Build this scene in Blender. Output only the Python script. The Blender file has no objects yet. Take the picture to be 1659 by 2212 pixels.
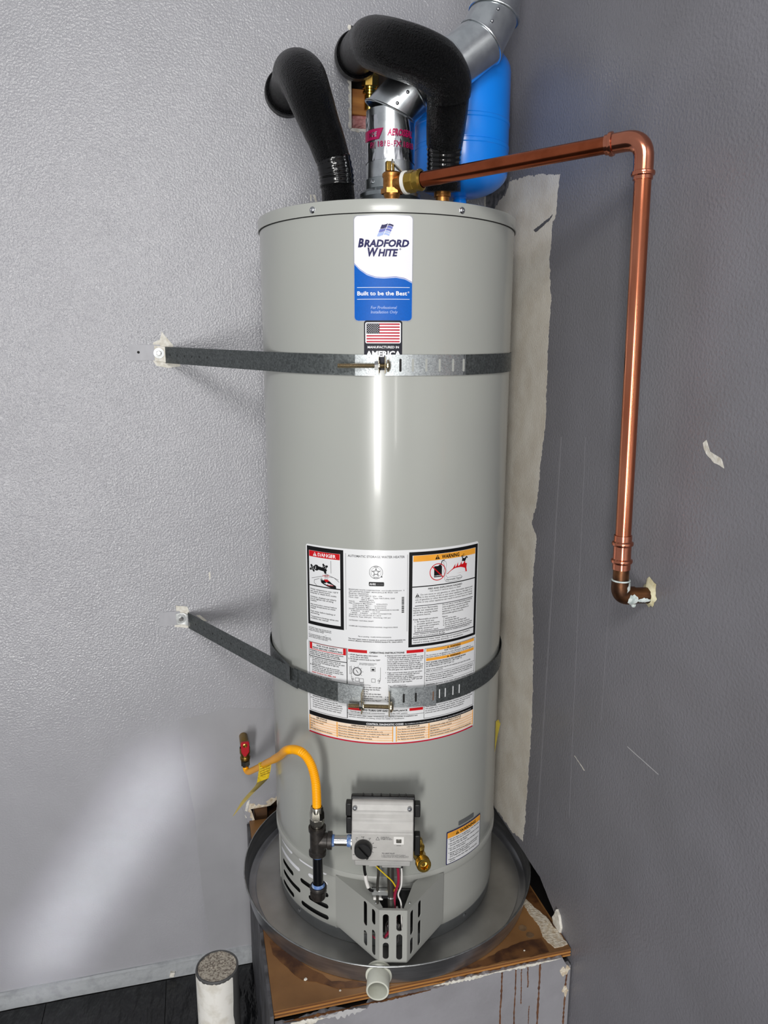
import bpy, math, random
from math import sin, cos, pi, atan2, sqrt, radians
from mathutils import Vector, Matrix
from mathutils.geometry import tessellate_polygon

random.seed(7)
SC = bpy.context.scene
COL = SC.collection

# ------------------------------------------------------------------ camera
def setup_camera():
    cx, cy, cz = -0.7574, -1.9107, 1.288
    yaw, pitch, roll, fpx = 0.2508, 0.2073, 0.0025, 1603.4
    cp, sp = cos(pitch), sin(pitch)
    F = Vector((sin(yaw)*cp, cos(yaw)*cp, -sp))
    Rt = Vector((cos(yaw), -sin(yaw), 0))
    U = Rt.cross(F)
    X = cos(roll)*Rt + sin(roll)*U
    Y = -sin(roll)*Rt + cos(roll)*U
    cam = bpy.data.cameras.new('camera')
    cam.sensor_fit = 'HORIZONTAL'
    cam.sensor_width = 36.0
    cam.lens = 36.0*fpx/1659.0
    cam.clip_start = 0.02
    o = bpy.data.objects.new('camera', cam)
    COL.objects.link(o)
    m = Matrix((( X.x, Y.x, -F.x, cx), (X.y, Y.y, -F.y, cy), (X.z, Y.z, -F.z, cz), (0, 0, 0, 1)))
    o.matrix_world = m
    SC.camera = o
setup_camera()

# ------------------------------------------------------------------ world, lights, exposure
WORLD_STRENGTH = 0.32
w = bpy.data.worlds.new('world'); SC.world = w
w.use_nodes = True
bg = w.node_tree.nodes['Background']
bg.inputs['Color'].default_value = (0.93, 0.95, 1.0, 1)
bg.inputs['Strength'].default_value = WORLD_STRENGTH
SC.view_settings.view_transform = 'Standard'
SC.view_settings.look = 'None'
SC.view_settings.exposure = 0.22
SC.view_settings.gamma = 1.0
SC.view_settings.use_curve_mapping = False

def area_light(name, loc, target, sx, sy, power, color, spread=180, roll=0.0):
    l = bpy.data.lights.new(name, 'AREA')
    l.shape = 'RECTANGLE'; l.size = sx; l.size_y = sy
    l.energy = power; l.color = color; l.spread = radians(spread)
    o = bpy.data.objects.new(name, l); COL.objects.link(o)
    d = Vector(target)-Vector(loc)
    o.matrix_world = Matrix.Translation(loc) @ d.to_track_quat('-Z', 'Y').to_matrix().to_4x4() @ Matrix.Rotation(roll, 4, 'Z')
    return o
# daylight through the half-open garage door, low and to the left behind the photographer
area_light('garage_door_daylight', (-2.25, -5.0, 0.45), (-0.6, 0, 0.8), 0.5, 1.8, 100, (1.0, 0.985, 0.96))
area_light('side_door_daylight', (-0.89, -5.2, 0.75), (-0.4, 0, 0.9), 0.12, 1.3, 9, (1.0, 0.98, 0.95))
# ceiling lamp of the garage, above and behind the photographer
area_light('ceiling_lamp', (-0.95, -2.5, 2.25), (-0.45, 0, 1.0), 0.9, 0.4, 22, (1.0, 0.985, 0.96))
# added narrow-beam lamp, shaped to throw the pale streak on the lower left wall
def streak(c, along, loc, length, width, power, color, spread):
    o = area_light('streak_lamp', loc, c, width, length, power, color, spread)
    z = (Vector(loc)-Vector(c)).normalized(); y = Vector(along).normalized(); y = (y-z*y.dot(z)).normalized(); x = y.cross(z)
    o.matrix_world = Matrix(((x.x, y.x, z.x, loc[0]), (x.y, y.y, z.y, loc[1]), (x.z, y.z, z.z, loc[2]), (0, 0, 0, 1)))
streak((-1.05, 0, -0.07), (-0.44, 0, -0.645), (-1.75, -2.6, 0.25), 0.72, 0.12, 0.27, (0.94, 0.98, 1.0), 5.5)

# ------------------------------------------------------------------ materials
def lin(c):
    c = c/255.0
    return c/12.92 if c <= 0.04045 else ((c+0.055)/1.055)**2.4
def C(rgb): return (lin(rgb[0]), lin(rgb[1]), lin(rgb[2]), 1.0)
MATS = {}
def mat(name, rgb, rough=0.5, metal=0.0, noise=None, bump=None, spec=0.5, coat=0.0, bump2=None, stretch=None, aniso=None, trans=0, alpha=None):
    """noise=(scale, rgb2, lo, hi, detail)  bump=(scale, strength, distance, detail)"""
    m = bpy.data.materials.new(name); m.use_nodes = True
    nt = m.node_tree; N = nt.nodes; L = nt.links
    b = N['Principled BSDF']
    b.inputs['Base Color'].default_value = C(rgb)
    b.inputs['Roughness'].default_value = rough
    b.inputs['Metallic'].default_value = metal
    b.inputs['Specular IOR Level'].default_value = spec
    if coat: b.inputs['Coat Weight'].default_value = coat; b.inputs['Coat Roughness'].default_value = 0.08
    if trans: b.inputs['Transmission Weight'].default_value = trans
    if alpha is not None: b.inputs['Alpha'].default_value = alpha
    tc = N.new('ShaderNodeTexCoord')
    src = tc.outputs['Object']
    if stretch:
        mp = N.new('ShaderNodeMapping'); mp.inputs['Scale'].default_value = stretch
        L.new(src, mp.inputs['Vector']); src = mp.outputs['Vector']
    if noise is None: noise = (40, tuple(max(0, c*0.94) for c in rgb), 0.35, 0.7, 3)
    tex = N.new('ShaderNodeTexNoise'); tex.inputs['Scale'].default_value = noise[0]; tex.inputs['Detail'].default_value = noise[4]
    L.new(src, tex.inputs['Vector'])
    mr = N.new('ShaderNodeMapRange'); mr.inputs['From Min'].default_value = noise[2]; mr.inputs['From Max'].default_value = noise[3]
    L.new(tex.outputs['Fac'], mr.inputs['Value'])
    mx = N.new('ShaderNodeMix'); mx.data_type = 'RGBA'
    mx.inputs[6].default_value = C(rgb); mx.inputs[7].default_value = C(noise[1])
    L.new(mr.outputs['Result'], mx.inputs[0]); L.new(mx.outputs[2], b.inputs['Base Color'])
    prev = None
    for bp in (bump, bump2):
        if not bp: continue
        t2 = N.new('ShaderNodeTexNoise'); t2.inputs['Scale'].default_value = bp[0]; t2.inputs['Detail'].default_value = bp[3]
        L.new(src, t2.inputs['Vector'])
        bn = N.new('ShaderNodeBump'); bn.inputs['Strength'].default_value = bp[1]; bn.inputs['Distance'].default_value = bp[2]
        L.new(t2.outputs['Fac'], bn.inputs['Height'])
        if prev: L.new(prev.outputs['Normal'], bn.inputs['Normal'])
        L.new(bn.outputs['Normal'], b.inputs['Normal']); prev = bn
    MATS[name] = m
    return m
def galv(name, a, b_, rough, scale, metal=1.0):
    """galvanised zinc: crystalline spangle from a cell texture"""
    m = mat(name, a, rough, metal)
    nt = m.node_tree; N = nt.nodes; L = nt.links; b = N['Principled BSDF']
    tc = N['Texture Coordinate']
    v = N.new('ShaderNodeTexVoronoi'); v.inputs['Scale'].default_value = scale
    L.new(tc.outputs['Object'], v.inputs['Vector'])
    sp = N.new('ShaderNodeSeparateColor'); L.new(v.outputs['Color'], sp.inputs[0])
    mx = N.new('ShaderNodeMix'); mx.data_type = 'RGBA'
    mx.inputs[6].default_value = C(a); mx.inputs[7].default_value = C(b_)
    L.new(sp.outputs[0], mx.inputs[0]); L.new(mx.outputs[2], b.inputs['Base Color'])
    mr = N.new('ShaderNodeMapRange'); mr.inputs['To Min'].default_value = rough-0.08; mr.inputs['To Max'].default_value = rough+0.12
    L.new(sp.outputs[1], mr.inputs['Value']); L.new(mr.outputs['Result'], b.inputs['Roughness'])
    return m

mat('paint_left', (163, 163, 168), 0.24, 0, (9, (158, 158, 163), 0.3, 0.7, 4), (210, 0.75, 0.0028, 2), bump2=(60, 0.2, 0.002, 1), spec=0.65)
def fade_bump(m, z0, z1, lo):
    nt = m.node_tree; N = nt.nodes; L = nt.links
    sx = N.new('ShaderNodeSeparateXYZ'); L.new(N['Texture Coordinate'].outputs['Object'], sx.inputs[0])
    for b in [n for n in N if n.type == 'BUMP']:
        mr = N.new('ShaderNodeMapRange'); st = b.inputs['Strength'].default_value
        mr.inputs['From Min'].default_value = z0; mr.inputs['From Max'].default_value = z1
        mr.inputs['To Min'].default_value = st*lo; mr.inputs['To Max'].default_value = st
        L.new(sx.outputs['Z'], mr.inputs['Value']); L.new(mr.outputs['Result'], b.inputs['Strength'])
fade_bump(MATS['paint_left'], 0.15, 0.75, 0.28)
mat('paint_left_smooth', (158, 158, 162), 0.45, 0, (12, (153, 153, 157), 0.3, 0.7, 4), (200, 0.15, 0.001, 2))
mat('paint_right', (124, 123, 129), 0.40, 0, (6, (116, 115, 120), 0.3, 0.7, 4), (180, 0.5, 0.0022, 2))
mat('primer', (222, 217, 207), 0.5, 0, (14, (206, 198, 185), 0.35, 0.65, 5), (220, 0.35, 0.002, 2))
mat('old_paint', (128, 127, 128), 0.5, 0, (60, (84, 84, 88), 0.45, 0.6, 5), (190, 0.4, 0.002, 2))
mat('plaster_white', (226, 223, 214), 0.8, 0, (90, (196, 190, 176), 0.4, 0.7, 4), (300, 0.4, 0.002, 3))
mat('gypsum', (222, 212, 194), 0.9, 0, (120, (190, 172, 146), 0.4, 0.65, 4), (260, 0.6, 0.004, 3))
mat('grey_streak', (129, 128, 133), 0.45, 0)
mat('pale_streak', (190, 189, 190), 0.5, 0)
mat('scuff', (88, 88, 92), 0.6, 0)
mat('rubber_floor', (20, 21, 23), 0.34, 0, (30, (34, 35, 37), 0.5, 0.7, 4), (30, 1.0, 0.02, 3), stretch=(1, 0.4, 1))
mat('baseboard_paint', (160, 163, 166), 0.45, 0, (45, (148, 151, 154), 0.5, 0.66, 5), (70, 0.5, 0.004, 4))
mat('cavity_dark', (38, 30, 24), 0.9, 0)
mat('old_wood', (92, 62, 34), 0.7, 0, (30, (50, 30, 16), 0.4, 0.65, 5), (60, 0.4, 0.003, 4), stretch=(0.3, 1, 1))
mat('stud_wood', (196, 134, 66), 0.65, 0, (24, (150, 92, 40), 0.4, 0.65, 5), (60, 0.3, 0.002, 4), stretch=(0.3, 1, 2))
mat('kraft', (132, 104, 74), 0.8, 0, (30, (80, 58, 36), 0.4, 0.65, 4))
mat('pink_fibre', (222, 168, 164), 0.95, 0, (70, (196, 128, 126), 0.35, 0.65, 4), (90, 0.9, 0.01, 4))
mat('jacket', (166, 168, 162), 0.25, 0, (5, (163, 165, 160), 0.3, 0.7, 2), (7, 0.05, 0.004, 1), coat=0.2)
mat('skirt', (164, 165, 160), 0.36, 0, (5, (160, 161, 156), 0.3, 0.7, 2))
mat('dark_gap', (20, 20, 20), 0.8)
mat('base_metal', (120, 123, 124), 0.45, 0.5)
mat('steel_screw', (190, 192, 196), 0.22, 1.0)
mat('label_white', (226, 227, 228), 0.30, 0, (5, (222, 223, 225), 0.3, 0.7, 2), coat=0.2)
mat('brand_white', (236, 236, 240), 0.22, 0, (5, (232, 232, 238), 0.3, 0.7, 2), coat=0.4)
mat('ink_black', (14, 14, 16), 0.45, spec=0.25)
mat('ink_grey', (70, 70, 74), 0.4)
mat('ink_red', (200, 14, 24), 0.45, spec=0.25)
mat('ink_orange', (240, 165, 52), 0.4)
mat('ink_peach', (250, 226, 200), 0.4)
mat('ink_crimson', (186, 16, 46), 0.45, spec=0.25)
mat('ink_blue', (0, 92, 186), 0.34, 0, (300, (0, 88, 178), 0.3, 0.7, 2), spec=0.2)
mat('ink_navy', (26, 24, 82), 0.45, spec=0.25)
mat('ink_violet', (72, 84, 176), 0.35)
mat('ink_pale_blue', (150, 172, 222), 0.35)
mat('ink_night', (12, 13, 30), 0.45, spec=0.25)
mat('silver_edge', (168, 170, 176), 0.3, 0.3)
mat('print_white', (240, 240, 242), 0.4)
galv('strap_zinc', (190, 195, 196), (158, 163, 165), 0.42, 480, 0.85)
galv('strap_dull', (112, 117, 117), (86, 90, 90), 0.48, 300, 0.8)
mat('zinc_plain', (176, 178, 178), 0.35, 1.0, (60, (150, 152, 152), 0.35, 0.65, 3))
mat('bolt_zinc', (178, 166, 140), 0.28, 1.0)
mat('painted_tab', (172, 172, 177), 0.45)
mat('copper', (218, 138, 106), 0.17, 1.0, (30, (190, 108, 74), 0.4, 0.7, 4), stretch=(1, 1, 0.25))
mat('copper_dark', (176, 94, 62), 0.22, 1.0, (30, (150, 76, 46), 0.4, 0.7, 4))
mat('copper_fit', (214, 136, 108), 0.16, 1.0)
mat('copper_old', (126, 86, 58), 0.45, 1.0, (40, (84, 60, 46), 0.4, 0.65, 4))
mat('flux_white', (214, 222, 220), 0.7, 0, (90, (170, 182, 180), 0.4, 0.6, 4))
mat('caulk_yellow', (210, 204, 172), 0.7, 0, (90, (188, 178, 140), 0.4, 0.6, 4))
mat('bronze', (188, 134, 76), 0.38, 1.0, (200, (160, 108, 58), 0.4, 0.7, 3))
mat('brass', (198, 164, 78), 0.22, 1.0)
mat('brass_dark', (150, 122, 62), 0.35, 1.0)
mat('ptfe', (226, 226, 220), 0.6)
mat('foam_black', (5, 5, 6), 0.26, 0, (300, (9, 9, 10), 0.5, 0.7, 3), (330, 1.0, 0.020, 2), spec=0.34)
mat('tape_black', (10, 10, 11), 0.14, 0, None, (60, 0.15, 0.002, 2))
mat('duct_zinc', (222, 227, 229), 0.26, 1.0, (40, (206, 211, 214), 0.4, 0.6, 4), (16, 0.08, 0.004, 2))
mat('hood_zinc', (182, 189, 191), 0.32, 1.0, (30, (156, 163, 166), 0.35, 0.65, 4))
mat('foil', (232, 234, 238), 0.14, 1.0, (30, (220, 222, 228), 0.35, 0.65, 3), (42, 0.7, 0.006, 2), stretch=(1, 1, 0.35))
mat('foil_magenta', (170, 20, 84), 0.35, 0.2)
mat('blue_enamel', (6, 134, 242), 0.26, 0, (10, (4, 126, 232), 0.3, 0.7, 2), coat=0.2)
mat('hose_yellow', (255, 178, 0), 0.34, 0, (30, (250, 168, 0), 0.3, 0.7, 2), spec=0.35)
mat('tag_yellow', (222, 190, 40), 0.32, 0, (200, (196, 160, 30), 0.45, 0.6, 2))
mat('tag_clear', (186, 166, 96), 0.35, 0)
mat('valve_red', (176, 18, 36), 0.35, 0)
mat('chrome', (206, 206, 204), 0.15, 1.0)
mat('nickel', (186, 182, 170), 0.22, 1.0)
mat('black_iron', (62, 58, 55), 0.42, 0.5, (80, (48, 45, 43), 0.4, 0.6, 3), (220, 0.2, 0.001, 2))
mat('black_pipe', (14, 15, 18), 0.2, 0.2, coat=0.5)
mat('pipe_dope', (84, 118, 176), 0.5, 0, (120, (150, 170, 200), 0.5, 0.65, 3))
mat('control_grey', (182, 180, 176), 0.42, 0)
mat('control_mid', (166, 165, 162), 0.45, 0)
mat('plastic_black', (16, 16, 17), 0.38)
mat('plastic_white', (232, 230, 226), 0.4)
mat('clear_plastic', (196, 198, 196), 0.12, 0, trans=0.6)
mat('wire_red', (150, 26, 58), 0.4)
mat('wire_yellow', (226, 194, 30), 0.4)
mat('tube_steel', (120, 118, 112), 0.35, 0.9)
mat('pan_zinc', (206, 205, 202), 0.38, 0.9, (7, (172, 171, 168), 0.35, 0.7, 5), (10, 0.15, 0.006, 3))
mat('pan_wall', (186, 187, 190), 0.34, 0.95, (14, (160, 161, 165), 0.35, 0.7, 4), None, stretch=(1, 1, 8))
mat('pvc', (206, 208, 196), 0.45, 0, (20, (192, 192, 178), 0.4, 0.7, 3))
mat('plywood_top', (150, 108, 64), 0.4, 0, (5, (112, 76, 42), 0.40, 0.68, 6), (30, 0.15, 0.002, 4), coat=0.1)
mat('ply_light', (176, 122, 62), 0.6, 0, (14, (120, 74, 34), 0.42, 0.65, 5), stretch=(0.25, 1, 3))
mat('ply_dark', (112, 70, 34), 0.65, 0, (14, (64, 38, 20), 0.42, 0.65, 5), stretch=(0.25, 1, 3))
mat('stain_dark', (70, 42, 24), 0.45, 0, (30, (112, 74, 40), 0.40, 0.62, 5))
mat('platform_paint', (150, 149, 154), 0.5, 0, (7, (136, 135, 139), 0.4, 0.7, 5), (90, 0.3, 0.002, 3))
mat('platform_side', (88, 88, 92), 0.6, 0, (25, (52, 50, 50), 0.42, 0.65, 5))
mat('rust_drip', (112, 74, 48), 0.7, 0, (60, (80, 50, 34), 0.4, 0.65, 4))
mat('bollard_paint', (226, 224, 218), 0.6, 0, (40, (206, 202, 192), 0.45, 0.65, 4), (70, 0.3, 0.002, 3))
mat('bollard_steel', (92, 92, 92), 0.5, 0.3)
mat('concrete', (186, 178, 164), 0.9, 0, (240, (122, 112, 102), 0.45, 0.6, 5), (300, 0.5, 0.004, 4))
mat('yellow_paper', (240, 214, 20), 0.5)

# ------------------------------------------------------------------ mesh helpers
ORG = {}
def org(parent): return ORG[parent.name] if parent else Vector((0, 0, 0))
def props(o, label=None, cat=None, group=None, kind=None):
    if label: o['label'] = label
    if cat: o['category'] = cat
    if group: o['group'] = group
    if kind: o['kind'] = kind
    return o
def thing(name, loc, label, cat, group=None):
    o = bpy.data.objects.new(name, None)
    o.empty_display_size = 0.05
    COL.objects.link(o); o.location = loc
    ORG[o.name] = Vector(loc)
    return props(o, label, cat, group)

def frame(d):
    d = Vector(d).normalized()
    a = Vector((0, 0, 1)) if abs(d.z) < 0.95 else Vector((1, 0, 0))
    u = a.cross(d).normalized(); v = d.cross(u)
    return u, v, d

class MB:
    def __init__(s): s.v = []; s.f = []
    def add(s, vs, fs):
        n = len(s.v); s.v += [Vector(q) for q in vs]; s.f += [tuple(i+n for i in q) for q in fs]; return s
    def box(s, c, size, M=None):
        c = Vector(c); hx, hy, hz = (q/2 for q in size)
        vs = [Vector((x, y, z)) for x in (-hx, hx) for y in (-hy, hy) for z in (-hz, hz)]
        if M is not None: vs = [M @ q for q in vs]
        return s.add([c+q for q in vs], [(0, 1, 3, 2), (4, 6, 7, 5), (0, 4, 5, 1), (2, 3, 7, 6), (0, 2, 6, 4), (1, 5, 7, 3)])
    def lathe(s, o, d, prof, n=32, a0=0.0, close=True):
        """prof: (r, t) pairs along the axis d from point o; r = 0 closes a cap"""
        o = Vector(o); u, v, d = frame(d); n0 = len(s.v); rings = []
        for r, t in prof:
            if r <= 1e-9: s.v.append(o+d*t); rings.append([len(s.v)-1]); continue
            ring = []
            for k in range(n):
                a = a0+2*pi*k/n
                s.v.append(o+d*t+(u*cos(a)+v*sin(a))*r); ring.append(len(s.v)-1)
            rings.append(ring)
        for A, B in zip(rings, rings[1:]):
            if len(A) == 1 and len(B) == 1: continue
            for k in range(n):
                k2 = (k+1) % n
                if len(A) == 1: s.f.append((A[0], B[k2], B[k]))
                elif len(B) == 1: s.f.append((A[k], A[k2], B[0]))
                else: s.f.append((A[k], A[k2], B[k2], B[k]))
        return s
    def cyl(s, p0, p1, r, n=24, r1=None, bev=0.0, a0=0.0):
        p0 = Vector(p0); p1 = Vector(p1); L = (p1-p0).length; r1 = r if r1 is None else r1
        if bev: pr = [(0, 0), (r-bev, 0), (r, bev), (r1, L-bev), (r1-bev, L), (0, L)]
        else: pr = [(0, 0), (r, 0), (r1, L), (0, L)]
        return s.lathe(p0, p1-p0, pr, n, a0)
    def tube(s, pts, rad, n=20, caps=True, flat=1.0):
        """swept tube with parallel transport; rad is a number or a list"""
        P = [Vector(q) for q in pts]; m = len(P)
        R = rad if isinstance(rad, (list, tuple)) else [rad]*m
        T = []
        for i in range(m):
            a = (P[i]-P[i-1]).normalized() if i else (P[1]-P[0]).normalized()
            b = (P[i+1]-P[i]).normalized() if i < m-1 else a
            T.append((a+b).normalized())
        u, v, _ = frame(T[0]); rings = []
        for i in range(m):
            u = (u-T[i]*u.dot(T[i])).normalized(); v = T[i].cross(u)
            k = 1.0
            if 0 < i < m-1:
                c = (P[i]-P[i-1]).normalized().dot(T[i]); k = 1.0/max(c, 0.5)
            ring = []
            # widen in the bend plane so that mitres keep the radius
            bd = None
            if k > 1.0005:
                bd = ((P[i+1]-P[i]).normalized()-(P[i]-P[i-1]).normalized()).normalized()
            for j in range(n):
                a = 2*pi*j/n; q = (u*cos(a)+v*sin(a)*flat)*R[i]
                if bd is not None: q = q+bd*(q.dot(bd)*(k-1))
                s.v.append(P[i]+q); ring.append(len(s.v)-1)
            rings.append(ring)
        for A, B in zip(rings, rings[1:]):
            for j in range(n):
                j2 = (j+1) % n; s.f.append((A[j], A[j2], B[j2], B[j]))
        if caps: s.f.append(tuple(reversed(rings[0]))); s.f.append(tuple(rings[-1]))
        return s
    def torus(s, c, d, R, r, n=36, m=10):
        c = Vector(c); u, v, d = frame(d); n0 = len(s.v)
        for i in range(n):
            a = 2*pi*i/n; e = u*cos(a)+v*sin(a)
            for j in range(m):
                b = 2*pi*j/m; s.v.append(c+e*(R+r*cos(b))+d*(r*sin(b)))
        for i in range(n):
            for j in range(m):
                i2 = (i+1) % n; j2 = (j+1) % m
                s.f.append((n0+i*m+j, n0+i2*m+j, n0+i2*m+j2, n0+i*m+j2))
        return s
    def prism(s, loops, o, ux, uy, th):
        """flat outline(s) with holes in the plane (ux, uy) at o, thickness th along ux x uy"""
        o = Vector(o); ux = Vector(ux); uy = Vector(uy); nn = ux.cross(uy).normalized()
        P3 = [[Vector((a, b, 0)) for a, b in lp] for lp in loops]
        tris = tessellate_polygon(P3)
        flat = [q for lp in P3 for q in lp]; N = len(flat); n0 = len(s.v)
        for z in (0, th): s.v += [o+ux*q.x+uy*q.y+nn*z for q in flat]
        for a, b, c in tris:
            ar = (flat[b]-flat[a]).cross(flat[c]-flat[a]).z
            if ar < 0: b, c = c, b
            s.f.append((n0+a, n0+c, n0+b)); s.f.append((n0+N+a, n0+N+b, n0+N+c))
        k = 0
        for li, lp in enumerate(P3):
            m = len(lp)
            ar = sum(lp[i].x*lp[(i+1) % m].y-lp[(i+1) % m].x*lp[i].y for i in range(m))
            pos = (ar > 0) == (li == 0)
            for i in range(m):
                a, b = k+i, k+(i+1) % m
                if not pos: a, b = b, a
                s.f.append((n0+a, n0+b, n0+N+b, n0+N+a))
            k += m
        return s
    def build(s, name, m, parent=None, smooth=True, ang=38, bevel=0.0, seg=2, label=None):
        o0 = org(parent)
        me = bpy.data.meshes.new(name)
        me.from_pydata([tuple(q-o0) for q in s.v], [], s.f)
        me.materials.append(MATS[m] if isinstance(m, str) else m)
        if smooth:
            me.polygons.foreach_set('use_smooth', [True]*len(me.polygons))
            me.set_sharp_from_angle(angle=radians(ang))
        me.update()
        ob = bpy.data.objects.new(name, me); COL.objects.link(ob)
        if parent: ob.parent = parent
        ORG[ob.name] = o0
        if bevel:
            b = ob.modifiers.new('bevel', 'BEVEL'); b.width = bevel; b.segments = seg; b.limit_method = 'ANGLE'; b.angle_limit = radians(40)
        if label: ob['label'] = label
        return ob

def stadium(cx, cy, w, h, n=8):
    """rounded slot outline, long side vertical when h > w"""
    r = min(w, h)/2; out = []
    if h >= w:
        for k in range(n+1): a = pi*k/n; out.append((cx+r*cos(a), cy+h/2-r+r*sin(a)))
        for k in range(n+1): a = pi+pi*k/n; out.append((cx+r*cos(a), cy-h/2+r+r*sin(a)))
    else:
        for k in range(n+1): a = -pi/2+pi*k/n; out.append((cx+w/2-r+r*cos(a), cy+r*sin(a)))
        for k in range(n+1): a = pi/2+pi*k/n; out.append((cx-w/2+r+r*cos(a), cy+r*sin(a)))
    return out
def rrect(x0, x1, y0, y1, r, n=5):
    out = []
    for cx, cy, a0 in ((x1-r, y1-r, 0), (x0+r, y1-r, pi/2), (x0+r, y0+r, pi), (x1-r, y0+r, 1.5*pi)):
        for k in range(n+1): a = a0+pi/2*k/n; out.append((cx+r*cos(a), cy+r*sin(a)))
    return out
def circle(cx, cy, r, n=24, a0=0): return [(cx+r*cos(a0+2*pi*k/n), cy+r*sin(a0+2*pi*k/n)) for k in range(n)]
def ragged(pts, step, amp, rng=random):
    """densify a closed outline and jitter it"""
    out = []; m = len(pts); wx = wy = 0.0
    for i in range(m):
        a = Vector(pts[i]); b = Vector(pts[(i+1) % m]); k = max(1, int((b-a).length/step))
        for j in range(k):
            q = a+(b-a)*(j/k)
            wx = 0.75*wx+rng.uniform(-amp, amp)*0.55; wy = 0.75*wy+rng.uniform(-amp, amp)*0.55
            out.append((q.x+wx+rng.uniform(-amp, amp)*0.35, q.y+wy+rng.uniform(-amp, amp)*0.35))
    return out
def bez(P, n=10):
    """Catmull-Rom through the points"""
    P = [Vector(q) for q in P]; out = []
    for i in range(len(P)-1):
        p0 = P[i-1] if i else P[i]*2-P[i+1]
        p3 = P[i+2] if i+2 < len(P) else P[i+1]*2-P[i]
        for k in range(n):
            t = k/n
            out.append(0.5*((2*P[i])+(P[i+1]-p0)*t+(2*p0-5*P[i]+4*P[i+1]-p3)*t*t+(3*P[i]-p0-3*P[i+1]+p3)*t**3))
    out.append(P[-1]); return out
def lerp_list(vals, n):
    out = []
    for i in range(len(vals)-1):
        out += [vals[i]+(vals[i+1]-vals[i])*k/n for k in range(n)]
    return out+[vals[-1]]

# ------------------------------------------------------------------ lettering (built-in font turned into meshes)
class Lettering:
    """collects lines of text, converts them in one go and maps them on a surface"""
    def __init__(s, mapper): s.items = []; s.map = mapper; s.g = 0
    def line(s, t, x, y, h, w=None, align='L', bold=0.0, shear=0.0, layer=0.0014, mat='ink_black', wmax=None, rot=0):
        s.items.append(dict(t=t, x=x, y=y, h=h, w=w, al=align, bold=bold+0.010, shear=shear, layer=layer, mat=mat, wmax=wmax, rot=rot)); return s
    def para(s, lines, x, y, h, dy, wmax, **kw):
        s.g += 1
        for i, t in enumerate(lines):
            if t: s.items.append(dict(t=t, x=x, y=y-i*dy, h=h*1.06, w=None, al='L', bold=kw.get('bold', 0)+0.014, shear=kw.get('shear', 0), layer=kw.get('layer', 0.0014), mat=kw.get('mat', 'ink_black'), wmax=None, rot=0, grp=(wmax, s.g)))
        return s
    def meshes(s):
        tmp = []
        for it in s.items:
            cu = bpy.data.curves.new('t', 'FONT'); cu.body = it['t']; cu.size = 1.0
            cu.shear = it['shear']; cu.offset = it['bold']; cu.resolution_u = 2; cu.fill_mode = 'FRONT'
            o = bpy.data.objects.new('t', cu); COL.objects.link(o); tmp.append(o)
        bpy.context.view_layer.update()
        dg = bpy.context.evaluated_depsgraph_get()
        raw = []
        for o in tmp:
            me = bpy.data.meshes.new_from_object(o.evaluated_get(dg))
            raw.append(([v.co.copy() for v in me.vertices], [tuple(q.vertices) for q in me.polygons]))
            bpy.data.meshes.remove(me)
        for o in tmp:
            cu = o.data; bpy.data.objects.remove(o); bpy.data.curves.remove(cu)
        CAP = 0.715
        longest = {}
        for it, (vs, fs) in zip(s.items, raw):
            it['nat'] = (0.0 if 'grp' in it else min((v.x for v in vs), default=0), max((v.x for v in vs), default=1))
            if 'grp' in it:
                k = it['grp'][1]; longest[k] = max(longest.get(k, 0), it['nat'][1]-it['nat'][0])
        out = {}
        for it, (vs, fs) in zip(s.items, raw):
            sy = it['h']/CAP; a, b = it['nat']; L = max(b-a, 1e-6)
            sx = sy
            if it['w']: sx = it['w']/L
            elif 'grp' in it: sx = min(sy*1.3, it['grp'][0]/longest[it['grp'][1]])
            elif it['wmax'] and L*sy > it['wmax']: sx = it['wmax']/L
            off = {'L': 0, 'C': -L*sx/2, 'R': -L*sx}[it['al']]
            mb = out.setdefault(it['mat'], MB())
            cr, sr = cos(it['rot']), sin(it['rot'])
            pts = []
            for v in vs:
                px, py = (v.x-a)*sx+off, v.y*sy
                pts.append(s.map(it['x']+px*cr-py*sr, it['y']+px*sr+py*cr, it['layer']))
            mb.add(pts, fs)
        return out

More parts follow.
